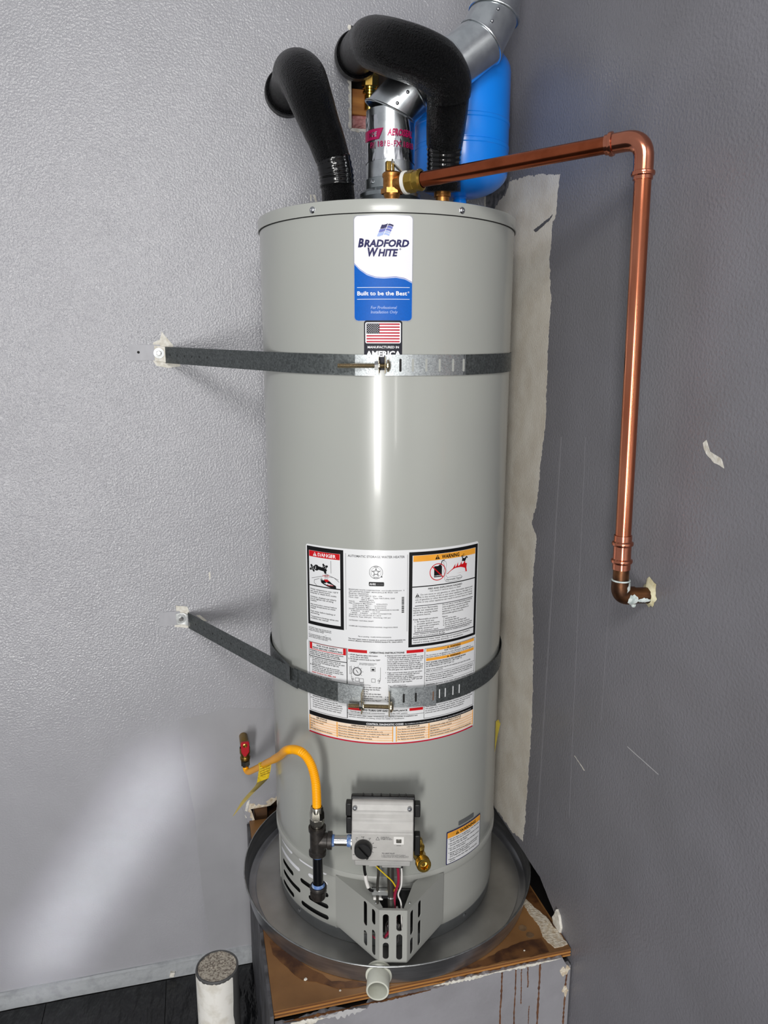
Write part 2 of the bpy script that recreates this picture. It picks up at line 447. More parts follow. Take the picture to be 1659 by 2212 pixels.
# ================================================================== THE SETTING
FLOOR = -0.458
def wall_left():
    up = [(-0.3535, 1.826), (-0.182, 1.826), (-0.182, 2.052), (-0.3535, 2.052)]
    lo = [(-0.645, -0.03), (-0.03, -0.03), (-0.03, 0.066), (-0.575, 0.066), (-0.60, 0.040), (-0.654, 0.036)]
    rng = random.Random(3)
    up = ragged(up, 0.012, 0.0014, rng); lo = ragged(lo, 0.010, 0.0016, rng)
    m = MB().prism([[(-3.2, FLOOR-0.02), (0.02, FLOOR-0.02), (0.02, 2.7), (-3.2, 2.7)], up, lo], (0, 0.0127, 0), (1, 0, 0), (0, 0, 1), 0.0127)
    wl = props(m.build('wall_left', 'paint_left', smooth=False), kind='structure')
    props(wl, 'lavender grey textured wall behind the water heater')
    # torn paper and gypsum round the two cut-outs
    def torn(name, line, wd, matn, seed, push=0.0008):
        r = random.Random(seed); a = []; b = []
        pts = [Vector(q) for q in line]
        for i in range(len(pts)-1):
            k = max(2, int((pts[i+1]-pts[i]).length/0.006)); d = (pts[i+1]-pts[i]).normalized(); nrm = Vector((-d.y, d.x))
            for j in range(k+(i == len(pts)-2)):
                q = pts[i]+(pts[i+1]-pts[i])*(j/k)
                a.append(q+nrm*(0.0015+r.uniform(0, wd))); b.append(q-nrm*0.002)
        MB().prism([[tuple(q) for q in a]+[tuple(q) for q in reversed(b)]], (0, 0.002, 0), (1, 0, 0), (0, 0, 1), 0.002+push).build(name, matn, wl, smooth=False)
    torn('torn_edge', [(-0.3535, 1.826), (-0.3535, 2.052)], 0.006, 'plaster_white', 1)
    torn('torn_edge', [(-0.182, 1.826), (-0.3535, 1.826)], 0.007, 'plaster_white', 2)
    torn('torn_edge', [(-0.646, 0.0), (-0.656, 0.038), (-0.60, 0.040), (-0.572, 0.064)], 0.016, 'gypsum', 4)
    # what the cut-outs show: framing, kraft paper, fibre
    MB().box((-0.32, 0.103, 1.0), (0.72, 0.004, 2.9)).build('cavity_back', 'cavity_dark', wl, smooth=False)
    MB().box((-0.26, 0.055, 1.893), (0.30, 0.075, 0.058)).build('blocking', 'stud_wood', wl, smooth=False, bevel=0.002)
    MB().box((-0.27, 0.070, 1.845), (0.32, 0.05, 0.036)).build('kraft_paper', 'kraft', wl, smooth=False, bevel=0.004)
    MB().box((-0.625, 0.060, 0.03), (0.038, 0.080, 0.28)).build('stud', 'old_wood', wl, smooth=False, bevel=0.002)
    MB().box((-0.40, 0.085, 0.03), (0.40, 0.02, 0.2)).build('plank', 'old_wood', wl, smooth=False)
    # pink fibre
    f = MB(); r = random.Random(5)
    nx, nz = 14, 9; vs = []
    for j in range(nz):
        for i in range(nx):
            u, v = i/(nx-1), j/(nz-1)
            vs.append((-0.349+0.165*u, 0.030-0.018*sin(pi*u)*sin(pi*v)+r.uniform(-0.004, 0.004), 1.829+0.043*v+0.004*sin(u*9)))
    fs = [(j*nx+i, j*nx+i+1, (j+1)*nx+i+1, (j+1)*nx+i) for j in range(nz-1) for i in range(nx-1)]
    f.add(vs, fs).build('insulation', 'pink_fibre', wl, ang=80)
    # smoother skim-coated area round the gas stub, bare chips and scuffs
    def patch(name, pts, matn, th=0.0005, step=0.008, amp=0.0012, seed=1):
        MB().prism([ragged(pts, step, amp, random.Random(seed))], (0, 0.0002, 0), (1, 0, 0), (0, 0, 1), th+0.0002).build(name, matn, wl, smooth=False)
    patch('skim_patch', [(-0.832, 0.33), (-0.825, 0.20), (-0.8075, 0.043), (-0.800, -0.163), (-0.792, -0.28), (-0.786, -0.405), (-0.665, -0.40), (-0.667, 0.0), (-0.685, 0.06), (-0.60, 0.08), (-0.565, 0.09), (-0.565, 0.33), (-0.70, 0.35)], 'paint_left_smooth', 0.0005, 0.03, 0.0015, 4)
    for i, pts in enumerate([
        [(-0.842, 1.318), (-0.826, 1.325), (-0.820, 1.344), (-0.796, 1.312), (-0.80, 1.30), (-0.84, 1.30)],
        [(-0.845, 1.276), (-0.795, 1.280), (-0.780, 1.262), (-0.812, 1.258), (-0.838, 1.263)],
        [(-0.825, 0.653), (-0.797, 0.648), (-0.790, 0.625), (-0.825, 0.625)],
        [(-0.829, 0.605), (-0.790, 0.602), (-0.783, 0.592), (-0.80, 0.590), (-0.831, 0.594)],
        [(-0.775, 0.622), (-0.765, 0.621), (-0.748, 0.604), (-0.757, 0.603)],
        [(-0.686, 0.272), (-0.670, 0.286), (-0.652, 0.282), (-0.646, 0.266), (-0.66, 0.258), (-0.675, 0.248), (-0.683, 0.255)],
        [(-0.656, 0.098), (-0.648, 0.102), (-0.645, 0.094), (-0.652, 0.090)],
        [(-0.663, 0.060), (-0.655, 0.066), (-0.664, 0.030), (-0.671, 0.034)],
        [(-0.679, 0.017), (-0.670, 0.021), (-0.664, 0.010), (-0.673, 0.009)],
        [(-0.456, 1.671), (-0.452, 1.672), (-0.452, 1.658), (-0.455, 1.656)],
        [(-0.449, 1.672), (-0.443, 1.672), (-0.437, 1.650), (-0.441, 1.650)],
        [(-0.530, 1.893), (-0.50, 1.868), (-0.475, 1.860), (-0.478, 1.885), (-0.505, 1.905)],
        [(-0.738, 0.735), (-0.734, 0.738), (-0.734, 0.718), (-0.737, 0.716)],
    ]):
        patch('bare_chip', pts, 'plaster_white', 0.0004, 0.005, 0.0008, 20+i)
    # old drywall seam standing slightly proud
    MB().prism([ragged([(-0.76, 0.8795), (-0.565, 0.8875), (-0.565, 0.8895), (-0.76, 0.8812)], 0.02, 0.0004)], (0, 0.0002, 0), (1, 0, 0), (0, 0, 1), 0.0011).build('seam_ridge', 'paint_left', wl, smooth=False)
    return wl
wall_left()

def wall_right():
    notch = [(-0.565, -0.03), (-0.565, 0.020), (-0.535, 0.032), (-0.48, 0.058), (-0.08, 0.062), (-0.08, -0.03)]
    notch = ragged(notch, 0.012, 0.0012, random.Random(9))
    m = MB().prism([[(0.0, FLOOR-0.02), (-4.2, FLOOR-0.02), (-4.2, 2.7), (0.0, 2.7)], notch], (0.0, 0, 0), (0, 1, 0), (0, 0, 1), 0.0127)
    wr = props(m.build('wall_right', 'paint_right', smooth=False), 'dark grey textured wall to the right of the water heater', kind='structure')
    MB().box((0.075, -0.32, 0.1), (0.004, 0.7, 0.6)).build('cavity_back', 'cavity_dark', wr, smooth=False)
    def patch(name, pts, matn, th=0.0005, step=0.008, amp=0.0012, seed=1):
        MB().prism([ragged(pts, step, amp, random.Random(seed))], (-th, 0, 0), (0, 1, 0), (0, 0, 1), th+0.0002).build(name, matn, wr, smooth=False)
    edge = [(-0.065, 1.665), (-0.095, 1.685), (-0.12, 1.678), (-0.155, 1.694), (-0.26, 1.686), (-0.33, 1.672), (-0.4107, 1.656), (-0.405, 1.61), (-0.3991, 1.573), (-0.385, 1.565), (-0.3802, 1.492), (-0.3949, 1.414), (-0.3921, 1.337), (-0.3945, 1.208), (-0.3998, 1.157), (-0.3832, 1.052), (-0.3731, 0.9645), (-0.3497, 0.905), (-0.3818, 0.879), (-0.3677, 0.774), (-0.3893, 0.608), (-0.3978, 0.421), (-0.3943, 0.245), (-0.3831, 0.083), (-0.30, 0.067), (-0.004, 0.067), (-0.004, 1.62)]
    patch('primer_patch', edge, 'primer', 0.0002, 0.003, 0.0036, 12)
    patch('roller_smear', [(-0.004, 1.70), (-0.04, 1.72), (-0.12, 1.715), (-0.16, 1.70), (-0.13, 1.672), (-0.10, 1.664), (-0.07, 1.652), (-0.05, 1.64), (-0.03, 1.665), (-0.004, 1.672)], 'old_paint', 0.0007, 0.003, 0.004, 13)
    for i, pts in enumerate([
        [(-0.929, 1.158), (-0.937, 1.163), (-0.948, 1.148), (-0.974, 1.139), (-0.981, 1.126), (-0.958, 1.132), (-0.938, 1.143)],
        [(-0.6049, 0.449), (-0.608, 0.450), (-0.651, 0.4405), (-0.649, 0.4385)],
        [(-0.56, 0.012), (-0.577, 0.045), (-0.588, 0.040), (-0.600, 0.015), (-0.596, -0.002), (-0.57, -0.006)],
    ]):
        patch('bare_chip', pts, 'plaster_white', 0.0005 if i < 2 else 0.006, 0.004, 0.001, 40+i)
    patch('scuff_mark', [(-0.295, 1.563), (-0.33, 1.571), (-0.372, 1.577), (-0.384, 1.582), (-0.384, 1.577), (-0.35, 1.566), (-0.31, 1.557)], 'scuff', 0.0006, 0.003, 0.0016, 71)
    # thin scratches and roller ridges
    def scratch(a, b, wd, matn, seed):
        a = Vector(a); b = Vector(b); d = (b-a).normalized(); n = Vector((-d.y, d.x))*wd
        patch('scratch', [tuple(a), tuple(b), tuple(b+n), tuple(a+n)], matn, 0.0004, 0.015, 0.0004, seed)
    scratch((-0.794, 0.574), (-0.891, 0.574), 0.0012, 'pale_streak', 60)
    scratch((-0.70, 1.10), (-0.70, 0.58), 0.0011, 'grey_streak', 61)
    scratch((-0.575, 1.13), (-0.60, 0.30), 0.0011, 'grey_streak', 62)
    scratch((-0.475, 1.12), (-0.455, 0.15), 0.006, 'grey_streak', 63)
    # caulk line in the corner, above the heater
    MB().box((-0.0016, -0.0016, 1.69), (0.0032, 0.0032, 0.14)).build('corner_bead', 'plaster_white', wr, smooth=False)
    return wr
wall_right()

def floor():
    f = MB().box((-1.6, -2.1, FLOOR-0.022), (3.24, 4.24, 0.03)).build('floor', 'dark_gap', smooth=False)
    props(f, 'black textured rubber tile floor', kind='structure')
    T = 0.318; g = 0.0018
    me = None
    for i in range(10):
        for j in range(13):
            x0 = -0.909-0.318*(i-2.0)-T; y0 = -0.013-T*(j+1)
            x1, y1 = x0+T-g, y0+T-g
            if x1 > -0.002: continue
            c = Vector(((x0+x1)/2, (y0+y1)/2, FLOOR-0.004))
            if me is None:
                mb = MB().box((0, 0, 0), (T-g, T-g, 0.008))
                o = mb.build('floor_tile', 'rubber_floor', None, smooth=False); me = o.data
            else:
                o = bpy.data.objects.new('floor_tile', me); COL.objects.link(o)
            o.location = c; o.parent = f
floor()
def baseboard():
    pr = [(0.0, FLOOR+0.0005), (-0.011, FLOOR+0.0005), (-0.011, FLOOR+0.030), (-0.009, FLOOR+0.036), (-0.009, FLOOR+0.046), (-0.004, FLOOR+0.050), (0.0, FLOOR+0.051)]
    m = MB(); n = 60; r = random.Random(2)
    vs = []; k = len(pr)
    for i in range(n+1):
        x = -3.2+(3.2-0.667)*i/n
        for (y, z) in pr: vs.append((x, y+(r.uniform(-0.0008, 0.0008) if y < -0.001 else 0), z+r.uniform(-0.0008, 0.0008)*(z > FLOOR+0.01)))
    fs = [(i*k+j, i*k+j+1, (i+1)*k+j+1, (i+1)*k+j) for i in range(n) for j in range(k-1)]
    fs += [tuple(range(k)), tuple(n*k+j for j in reversed(range(k)))]
    b = props(m.add(vs, fs).build('baseboard_left', 'baseboard_paint', ang=30), 'narrow grey painted baseboard along the left wall', kind='structure')
    MB().box((-0.893, -0.0145, FLOOR+0.016), (0.012, 0.007, 0.014), Matrix.Rotation(0.3, 3, 'Y')).build('bare_chip', 'plaster_white', b, smooth=False)
baseboard()

# ================================================================== PLATFORM
def platform():
    t = thing('platform', (-0.33, -0.32, FLOOR), 'plywood-topped box platform with chipped grey front under the drain pan', 'platform')
    X0, X1, Y0, Y1 = -0.659, -0.0015, -0.644, -0.0015
    # plies of the top, each its own sheet
    zs = [0.0, -0.0025, -0.0065, -0.0105, -0.0145, -0.0185]
    for i in range(5):
        nm = 'plywood_top' if i == 0 else 'ply'
        inset = (0, 0.0006, 0, 0.0008, 0.0003)[i]
        MB().box(((X0+X1)/2, (Y0+Y1)/2+inset/2, (zs[i]+zs[i+1])/2), (X1-X0-2*inset, Y1-Y0-inset, zs[i]-zs[i+1]-0.0001)).build(
            nm, ('plywood_top', 'ply_dark', 'ply_light', 'ply_dark', 'ply_light')[i], t, smooth=False)
    # darker painted strip of old board along the right wall and water stains
    def top_patch(name, pts, matn, th, seed, step=0.01, amp=0.002):
        MB().prism([ragged(pts, step, amp, random.Random(seed))], (0, 0, 0.0001), (1, 0, 0), (0, 1, 0), th).build(name, matn, t, smooth=False)
    top_patch('water_stain', [(-0.050, -0.30), (-0.045, -0.46), (-0.028, -0.52), (-0.020, -0.575), (-0.006, -0.595), (-0.006, -0.30)], 'stain_dark', 0.0008, 3)
    top_patch('plaster_smear', [(-0.050, -0.47), (-0.040, -0.455), (-0.012, -0.545), (-0.006, -0.60), (-0.004, -0.634), (-0.036, -0.636), (-0.046, -0.60), (-0.040, -0.555)], 'gypsum', 0.0012, 5, 0.006, 0.003)
    top_patch('water_stain', [(-0.642, -0.30), (-0.63, -0.44), (-0.60, -0.52), (-0.53, -0.60), (-0.44, -0.628), (-0.52, -0.622), (-0.60, -0.575), (-0.645, -0.50)], 'stain_dark', 0.0006, 7, 0.012, 0.004)
    top_patch('water_stain', [(-0.30, -0.641), (-0.20, -0.625), (-0.10, -0.60), (-0.05, -0.60), (-0.05, -0.641)], 'stain_dark', 0.0005, 8, 0.012, 0.004)
    for i, (x, y, r) in enumerate([(-0.08, -0.562, 0.010), (-0.072, -0.585, 0.009)]):
        top_patch('paint_drip', circle(x, y, r, 10), 'kraft', 0.0005, 30+i, 0.004, 0.001)
    # framing under the deck and the boards that clad it
    MB().box(((X0+X1)/2, (Y0+Y1)/2+0.012, (zs[5]+FLOOR)/2), (X1-X0-0.03, Y1-Y0-0.03, zs[5]-FLOOR-0.001)).build('frame_box', 'cavity_dark', t, smooth=False)
    r = random.Random(11); top = []
    n = 90
    for i in range(n+1):
        u = i/n; x = X0+0.002+(X1-X0-0.004)*u
        z = -0.0195
        if u < 0.30: z = -0.025-0.010*(0.5+0.5*sin(u*31))+r.uniform(-0.003, 0.003)
        elif u < 0.55: z = -0.021+r.uniform(-0.0025, 0.001)
        else: z = -0.012+r.uniform(-0.0035, 0.002)
        if u > 0.975: z = -0.034+r.uniform(-0.008, 0.008)
        top.append((x, z))
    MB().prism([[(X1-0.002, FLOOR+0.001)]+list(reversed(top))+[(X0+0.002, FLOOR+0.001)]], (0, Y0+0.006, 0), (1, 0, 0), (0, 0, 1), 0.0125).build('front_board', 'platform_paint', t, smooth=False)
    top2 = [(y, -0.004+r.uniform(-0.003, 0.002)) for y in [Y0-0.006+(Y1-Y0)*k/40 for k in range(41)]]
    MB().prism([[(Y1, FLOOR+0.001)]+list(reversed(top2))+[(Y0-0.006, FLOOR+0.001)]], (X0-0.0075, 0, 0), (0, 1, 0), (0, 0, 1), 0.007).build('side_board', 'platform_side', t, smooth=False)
    # torn white paper along the front edge
    def edge_paper(x0, x1, z, wd, seed, matn='plaster_white'):
        rr = random.Random(seed); a = []; b = []; k = max(6, int((x1-x0)/0.004))
        for i in range(k+1):
            x = x0+(x1-x0)*i/k; e = sin(pi*i/k)
            a.append((x, z+e*rr.uniform(0.1, 1)*wd*0.5)); b.append((x, z-e*rr.uniform(0.15, 1)*wd*0.7-0.0004))
        MB().prism([a+list(reversed(b))], (0, Y0-0.0066, 0), (1, 0, 0), (0, 0, 1), 0.0012).build('torn_paper', matn, t, smooth=False)
    edge_paper(-0.325, -0.19, -0.0135, 0.011, 1)
    edge_paper(-0.20, -0.03, -0.0125, 0.007, 2)
    edge_paper(-0.645, -0.555, -0.034, 0.016, 3)
    edge_paper(-0.560, -0.47, -0.033, 0.020, 4, 'pale_streak')
    edge_paper(-0.585, -0.545, -0.052, 0.014, 6, 'pale_streak')
    edge_paper(-0.03, -0.004, -0.045, 0.03, 5, 'gypsum')
    edge_paper(-0.022, -0.006, -0.10, 0.03, 15, 'gypsum')
    edge_paper(-0.64, -0.50, -0.0235, 0.008, 16, 'stain_dark')
    edge_paper(-0.50, -0.33, -0.0215, 0.006, 17, 'stain_dark')
    # rust-brown drips down the front
    def drip(x, z0, z1, wd, seed):
        rr = random.Random(seed); a = []; b = []; k = 26; cx = x
        for i in range(k+1):
            z = z0+(z1-z0)*i/k; cx += rr.uniform(-0.0005, 0.0005); hw = wd*(0.35+0.65*abs(sin(i*1.7+seed)))*rr.uniform(0.6, 1)
            a.append((cx-hw, z)); b.append((cx+hw, z))
        MB().prism([a+list(reversed(b))], (0, Y0-0.0064, 0), (1, 0, 0), (0, 0, 1), 0.0006).build('rust_drip', 'rust_drip', t, smooth=False)
    drip(-0.168, -0.017, -0.17, 0.0030, 1); drip(-0.136, -0.016, -0.20, 0.0022, 2); drip(-0.122, -0.018, -0.11, 0.0016, 3)
    drip(-0.107, -0.016, -0.07, 0.0022, 4); drip(-0.079, -0.014, -0.20, 0.0032, 5); drip(-0.100, -0.12, -0.20, 0.0014, 6)
    drip(-0.012, -0.05, -0.20, 0.0030, 7)
    return t
platform()

# plaster crumbs lying on the deck
def crumb(loc, s, seed, label, matn='plaster_white'):
    r = random.Random(seed); m = MB(); n = 7; x, y, z = loc
    top = [(x+s*r.uniform(0.55, 1)*cos(2*pi*k/n)*0.8, y+s*r.uniform(0.5, 0.9)*sin(2*pi*k/n)*0.8, z+s*r.uniform(0.5, 0.9)) for k in range(n)]
    bot = [(x+s*1.05*cos(2*pi*k/n), y+s*0.9*sin(2*pi*k/n), z) for k in range(n)]
    m.add(bot+top, [tuple(reversed(range(n))), tuple(range(n, 2*n))]+[(k, (k+1) % n, n+(k+1) % n, n+k) for k in range(n)])
    props(m.build('plaster_crumb', matn, smooth=False), label, 'debris', 'plaster crumbs on the platform')
crumb((-0.5853, -0.5825, 0.0002), 0.0042, 1, 'largest white plaster crumb on the plywood left of the pan drain pipe')
crumb((-0.520, -0.628, 0.0002), 0.0024, 2, 'small white plaster crumb on plywood just left of the pan drain pipe')
crumb((-0.105, -0.625, 0.0014), 0.0022, 3, 'small plaster crumb on the stained plywood right of the pan')

# ================================================================== DRAIN PAN
PANX, PANY = -0.333, -0.296
def drain_pan():
    t = thing('drain_pan', (PANX, PANY, 0.0008), 'round grey metal drain pan under the water heater', 'drain pan')
    o = (PANX, PANY, 0.0008)
    MB().lathe(o, (0, 0, 1), [(0, 0), (0.345, 0), (0.345, 0.0012), (0, 0.0012)], 96).build('pan_floor', 'pan_zinc', t)
    MB().lathe(o, (0, 0, 1), [(0.344, 0.0), (0.349, 0.0), (0.357, 0.046), (0.3558, 0.047), (0.3478, 0.0035), (0.340, 0.0014), (0.334, 0.0022), (0.330, 0.0012)], 128).build('pan_wall', 'pan_wall', t)
    m = MB().torus((PANX, PANY, 0.0478), (0, 0, 1), 0.3572, 0.0022, 128, 10); m.build('rolled_rim', 'zinc_plain', t)
    # PVC drain fitting through the front of the wall
    d = Vector((-0.30, -0.954, 0)).normalized(); c = Vector((PANX, PANY, 0.0235))
    a = c+d*0.352
    f = MB().lathe(a-d*0.010, d, [(0.012, 0), (0.026, 0), (0.027, 0.001), (0.027, 0.005), (0.012, 0.005), (0.012, 0)], 36).build('drain_nut', 'pvc', t)
    MB().lathe(a-d*0.002, d, [(0.0195, 0), (0.0265, 0), (0.0275, 0.0015), (0.0275, 0.005), (0.0255, 0.0065), (0.0235, 0.007), (0.0235, 0.042), (0.0230, 0.043), (0.0200, 0.043), (0.0195, 0.042), (0.0195, 0)], 40).build('drain_pipe', 'pvc', t)
    return t
drain_pan()

# ================================================================== WATER HEATER
TX, TY, R = -0.3355, -0.283, 0.27
PH0 = -0.278                                   # the way the controls face
FW = Vector((sin(PH0), -cos(PH0), 0)); RT = Vector((cos(PH0), sin(PH0), 0))
TC = Vector((TX, TY, 0))
def cyl_pt(phi, z, r): return Vector((TX+r*sin(phi), TY-r*cos(phi), z))
def vf(lat, fwd, z): return TC+RT*lat+FW*fwd+Vector((0, 0, z))
def arc_map(x, y, layer): return cyl_pt(x/R, y, R+layer)
def A(phi): return phi*R

def sheet(mb, phis, lo, hi, r, th=0.0003):
    """thin curved sheet on the jacket between lo(phi) and hi(phi)"""
    n0 = len(mb.v)
    for p in phis:
        for z in (lo(p), hi(p)): mb.v.append(cyl_pt(p, z, r))
    for p in phis:
        for z in (lo(p), hi(p)): mb.v.append(cyl_pt(p, z, r-th))
    n = len(phis); k = n0+2*n
    for i in range(n-1):
        a = n0+2*i; b = k+2*i
        mb.f += [(a, a+2, a+3, a+1), (b, b+1, b+3, b+2), (a, b, b+2, a+2), (a+1, a+3, b+3, b+1)]
    mb.f += [(n0, n0+1, k+1, k), (n0+2*n-2, k+2*n-2, k+2*n-1, n0+2*n-1)]
    return mb
def steps(a, b, s=0.02):
    n = max(1, int(abs(b-a)/s+0.999)); return [a+(b-a)*i/n for i in range(n+1)]
def rect(mb, p0, p1, z0, z1, layer):
    return sheet(mb, steps(p0, p1), lambda p: z0, lambda p: z1, R+layer)
def rounded(mb, p0, p1, z0, z1, rad, layer):
    ra = rad/R
    ph = [p0+ra*(1-cos(pi/2*k/5)) for k in range(5)]+steps(p0+ra, p1-ra)+[p1-ra*(1-cos(pi/2*k/5)) for k in reversed(range(5))]
    def dz(p):
        d = max(p0+ra-p, p-(p1-ra), 0)*R
        return rad-sqrt(max(rad*rad-d*d, 0))
    return sheet(mb, ph, lambda p: z0+dz(p), lambda p: z1-dz(p), R+layer)
def frame_rect(mb, p0, p1, z0, z1, wd, layer):
    wa = wd/R
    rect(mb, p0, p1, z1-wd, z1, layer); rect(mb, p0, p1, z0, z0+wd, layer)
    rect(mb, p0, p0+wa, z0+wd, z1-wd, layer); rect(mb, p1-wa, p1, z0+wd, z1-wd, layer); return mb
def poly(mb, pts, layer):
    """small flat outline in (phi, z) laid on the jacket"""
    P = [Vector((a*R, b, 0)) for a, b in pts]; n0 = len(mb.v)
    mb.v += [arc_map(q.x, q.y, layer) for q in P]
    for a, b, c in tessellate_polygon([P]):
        if (P[b]-P[a]).cross(P[c]-P[a]).z < 0: b, c = c, b
        mb.f.append((n0+a, n0+b, n0+c))
    return mb
def blob(cp, cz, pts, s):
    """outline given in units of s metres about (cp, cz)"""
    return [(cp+x*s/R, cz+y*s) for x, y in pts]
def ring(mb, cp, cz, r0, r1, layer, n=40):
    n0 = len(mb.v)
    for k in range(n):
        a = 2*pi*k/n
        for r in (r0, r1): mb.v.append(arc_map(cp*R+r*cos(a), cz+r*sin(a), layer))
    for k in range(n):
        a, b = n0+2*k, n0+2*((k+1) % n); mb.f.append((a, a+1, b+1, b))
    return mb
def stroke(mb, pts, wd, layer):
    """poly-line of constant width, pts in (phi, z)"""
    P = [Vector((a*R, b)) for a, b in pts]
    for p, q in zip(P, P[1:]):
        d = (q-p).normalized()*wd*0.5; n = Vector((-d.y, d.x)); p2 = p-d*0.4; q2 = q+d*0.4; n0 = len(mb.v)
        mb.v += [arc_map(*(p2-n), layer), arc_map(*(q2-n), layer), arc_map(*(q2+n), layer), arc_map(*(p2+n), layer)]
        mb.f.append((n0, n0+1, n0+2, n0+3))
    return mb

HT = thing('water_heater', (TX, TY, 0.0025), 'tall grey cylindrical gas water heater standing in the drain pan', 'water heater')
def heater_body():
    o = (TX, TY, 0)
    MB().lathe(o, (0, 0, 1), [(R-0.004, 0.166), (R-0.0005, 0.166), (R, 0.1675), (R, 1.5395), (R-0.003, 1.5395)], 160).build('jacket', 'jacket', HT)
    # lapped hem round the bottom of the jacket
    MB().lathe(o, (0, 0, 1), [(R-0.002, 0.166), (R+0.0012, 0.1655), (R+0.0018, 0.168), (R+0.0018, 0.182), (R+0.0006, 0.184), (R-0.002, 0.1845)], 160).build('hem', 'skirt', HT)
    # top cap with rolled edge
    RC = 0.2735
    MB().lathe(o, (0, 0, 1), [(R-0.002, 1.5400), (RC, 1.5395), (RC, 1.5600), (RC-0.001, 1.5622), (RC-0.0035, 1.5632), (RC-0.008, 1.5625), (0.06, 1.575), (0, 1.576)], 160).build('top_cap', 'jacket', HT)
    MB().lathe(o, (0, 0, 1), [(R-0.001, 1.5382), (R+0.0010, 1.5384), (R+0.0010, 1.5395), (R-0.001, 1.5398)], 160).build('cap_gap', 'dark_gap', HT)
    for ph in (-0.7773, 0.2745):
        c = cyl_pt(ph, 1.5492, RC-0.0005); d = Vector((sin(ph), -cos(ph), 0))
        MB().lathe(c, d, [(0.0062, 0), (0.0062, 0.0008), (0.0056, 0.0012), (0.0052, 0.0022), (0.0036, 0.0036), (0.0012, 0.0041), (0.0012, 0.0032), (0, 0.0032)], 20).build('cap_screw', 'steel_screw', HT)
    # skirt below the hem, with the air slots cut through
    slots = [(-1.405, -1.178, 0.1035), (-1.395, -1.072, 0.0760), (-1.407, -1.174, 0.0462), (-1.068, -0.744, 0.1080), (-0.962, -0.746, 0.0785), (-1.060, -0.745, 0.0498)]
    SH = 0.0058; RS = R-0.0025; Z0, Z1 = 0.030, 0.168
    bp = set(round(-pi+2*pi*k/180, 5) for k in range(181))
    for a, b, z in slots:
        for k in range(7):
            e = (1-cos(pi/2*k/6))*SH/R
            bp.add(round(a+e, 5)); bp.add(round(b-e, 5))
    bp = sorted(bp)
    def hole(s, p):
        a, b, z = s; d = max(a+SH/R-p, p-(b-SH/R), 0)*R
        h = sqrt(max(SH*SH-d*d, 0)); return (z-h, z+h)
    m = MB()
    for p, q in zip(bp, bp[1:]):
        if q-p < 1e-5: continue
        mid = (p+q)/2; act = sorted([s for s in slots if s[0] < mid < s[1]], key=lambda s: s[2])
        lo = [Z0]; lo2 = [Z0]
        for s in act:
            h1, h2 = hole(s, p), hole(s, q)
            lo += list(h1); lo2 += list(h2)
        lo.append(Z1); lo2.append(Z1)
        for i in range(0, len(lo), 2):
            m.add([cyl_pt(p, lo[i], RS), cyl_pt(q, lo2[i], RS), cyl_pt(q, lo2[i+1], RS), cyl_pt(p, lo[i+1], RS)], [(0, 1, 2, 3)])
    m.build('skirt', 'skirt', HT, ang=30)
    MB().lathe(o, (0, 0, 1), [(R-0.010, 0.0045), (R-0.010, 0.166), (R-0.02, 0.167)], 96).build('inner_drum', 'dark_gap', HT)
    MB().lathe(o, (0, 0, 1), [(R-0.02, 0.0025), (R-0.006, 0.0025), (R-0.0045, 0.006), (R-0.004, 0.030), (R-0.0015, 0.031), (R-0.0015, 0.034), (R-0.006, 0.035)], 128).build('base_ring', 'base_metal', HT)
    for ph in (-1.10, 0.52, -0.30):
        c = cyl_pt(ph, 0.020, R-0.0045); d = Vector((sin(ph), -cos(ph), 0))
        MB().lathe(c, d, [(0.0045, 0), (0.004, 0.002), (0, 0.0025)], 14).build('base_screw', 'steel_screw', HT)
    # light marks above the open slots, put in as pale strips
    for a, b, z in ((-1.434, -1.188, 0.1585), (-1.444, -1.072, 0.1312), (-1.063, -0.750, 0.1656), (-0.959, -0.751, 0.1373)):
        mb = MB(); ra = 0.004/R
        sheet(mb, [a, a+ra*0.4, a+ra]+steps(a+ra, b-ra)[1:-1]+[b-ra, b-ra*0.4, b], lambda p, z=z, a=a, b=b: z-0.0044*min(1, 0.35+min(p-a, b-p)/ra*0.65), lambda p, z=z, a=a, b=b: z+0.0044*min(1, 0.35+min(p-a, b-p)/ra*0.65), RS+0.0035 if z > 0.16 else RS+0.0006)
        mb.build('light_mark', 'brand_white', HT)
    for ph in (-0.672, -1.525):
        MB().add(*(lambda v: (v, [(0, 1, 3, 2), (4, 6, 7, 5), (0, 4, 5, 1), (2, 3, 7, 6), (0, 2, 6, 4), (1, 5, 7, 3)]))([cyl_pt(ph+dp, z, rr) for dp in (-0.006, 0.006) for rr in (RS-0.001, RS+0.0012) for z in (0.034, 0.165)])).build('panel_seam', 'skirt', HT)
    # vertical jacket joint on the right flank
    MB().add([cyl_pt(1.10+dp, z, R+0.0006) for dp in (-0.003, 0.003) for z in (0.184, 1.537)], [(0, 2, 3, 1)]).build('jacket_joint', 'dark_gap', HT)
heater_body()

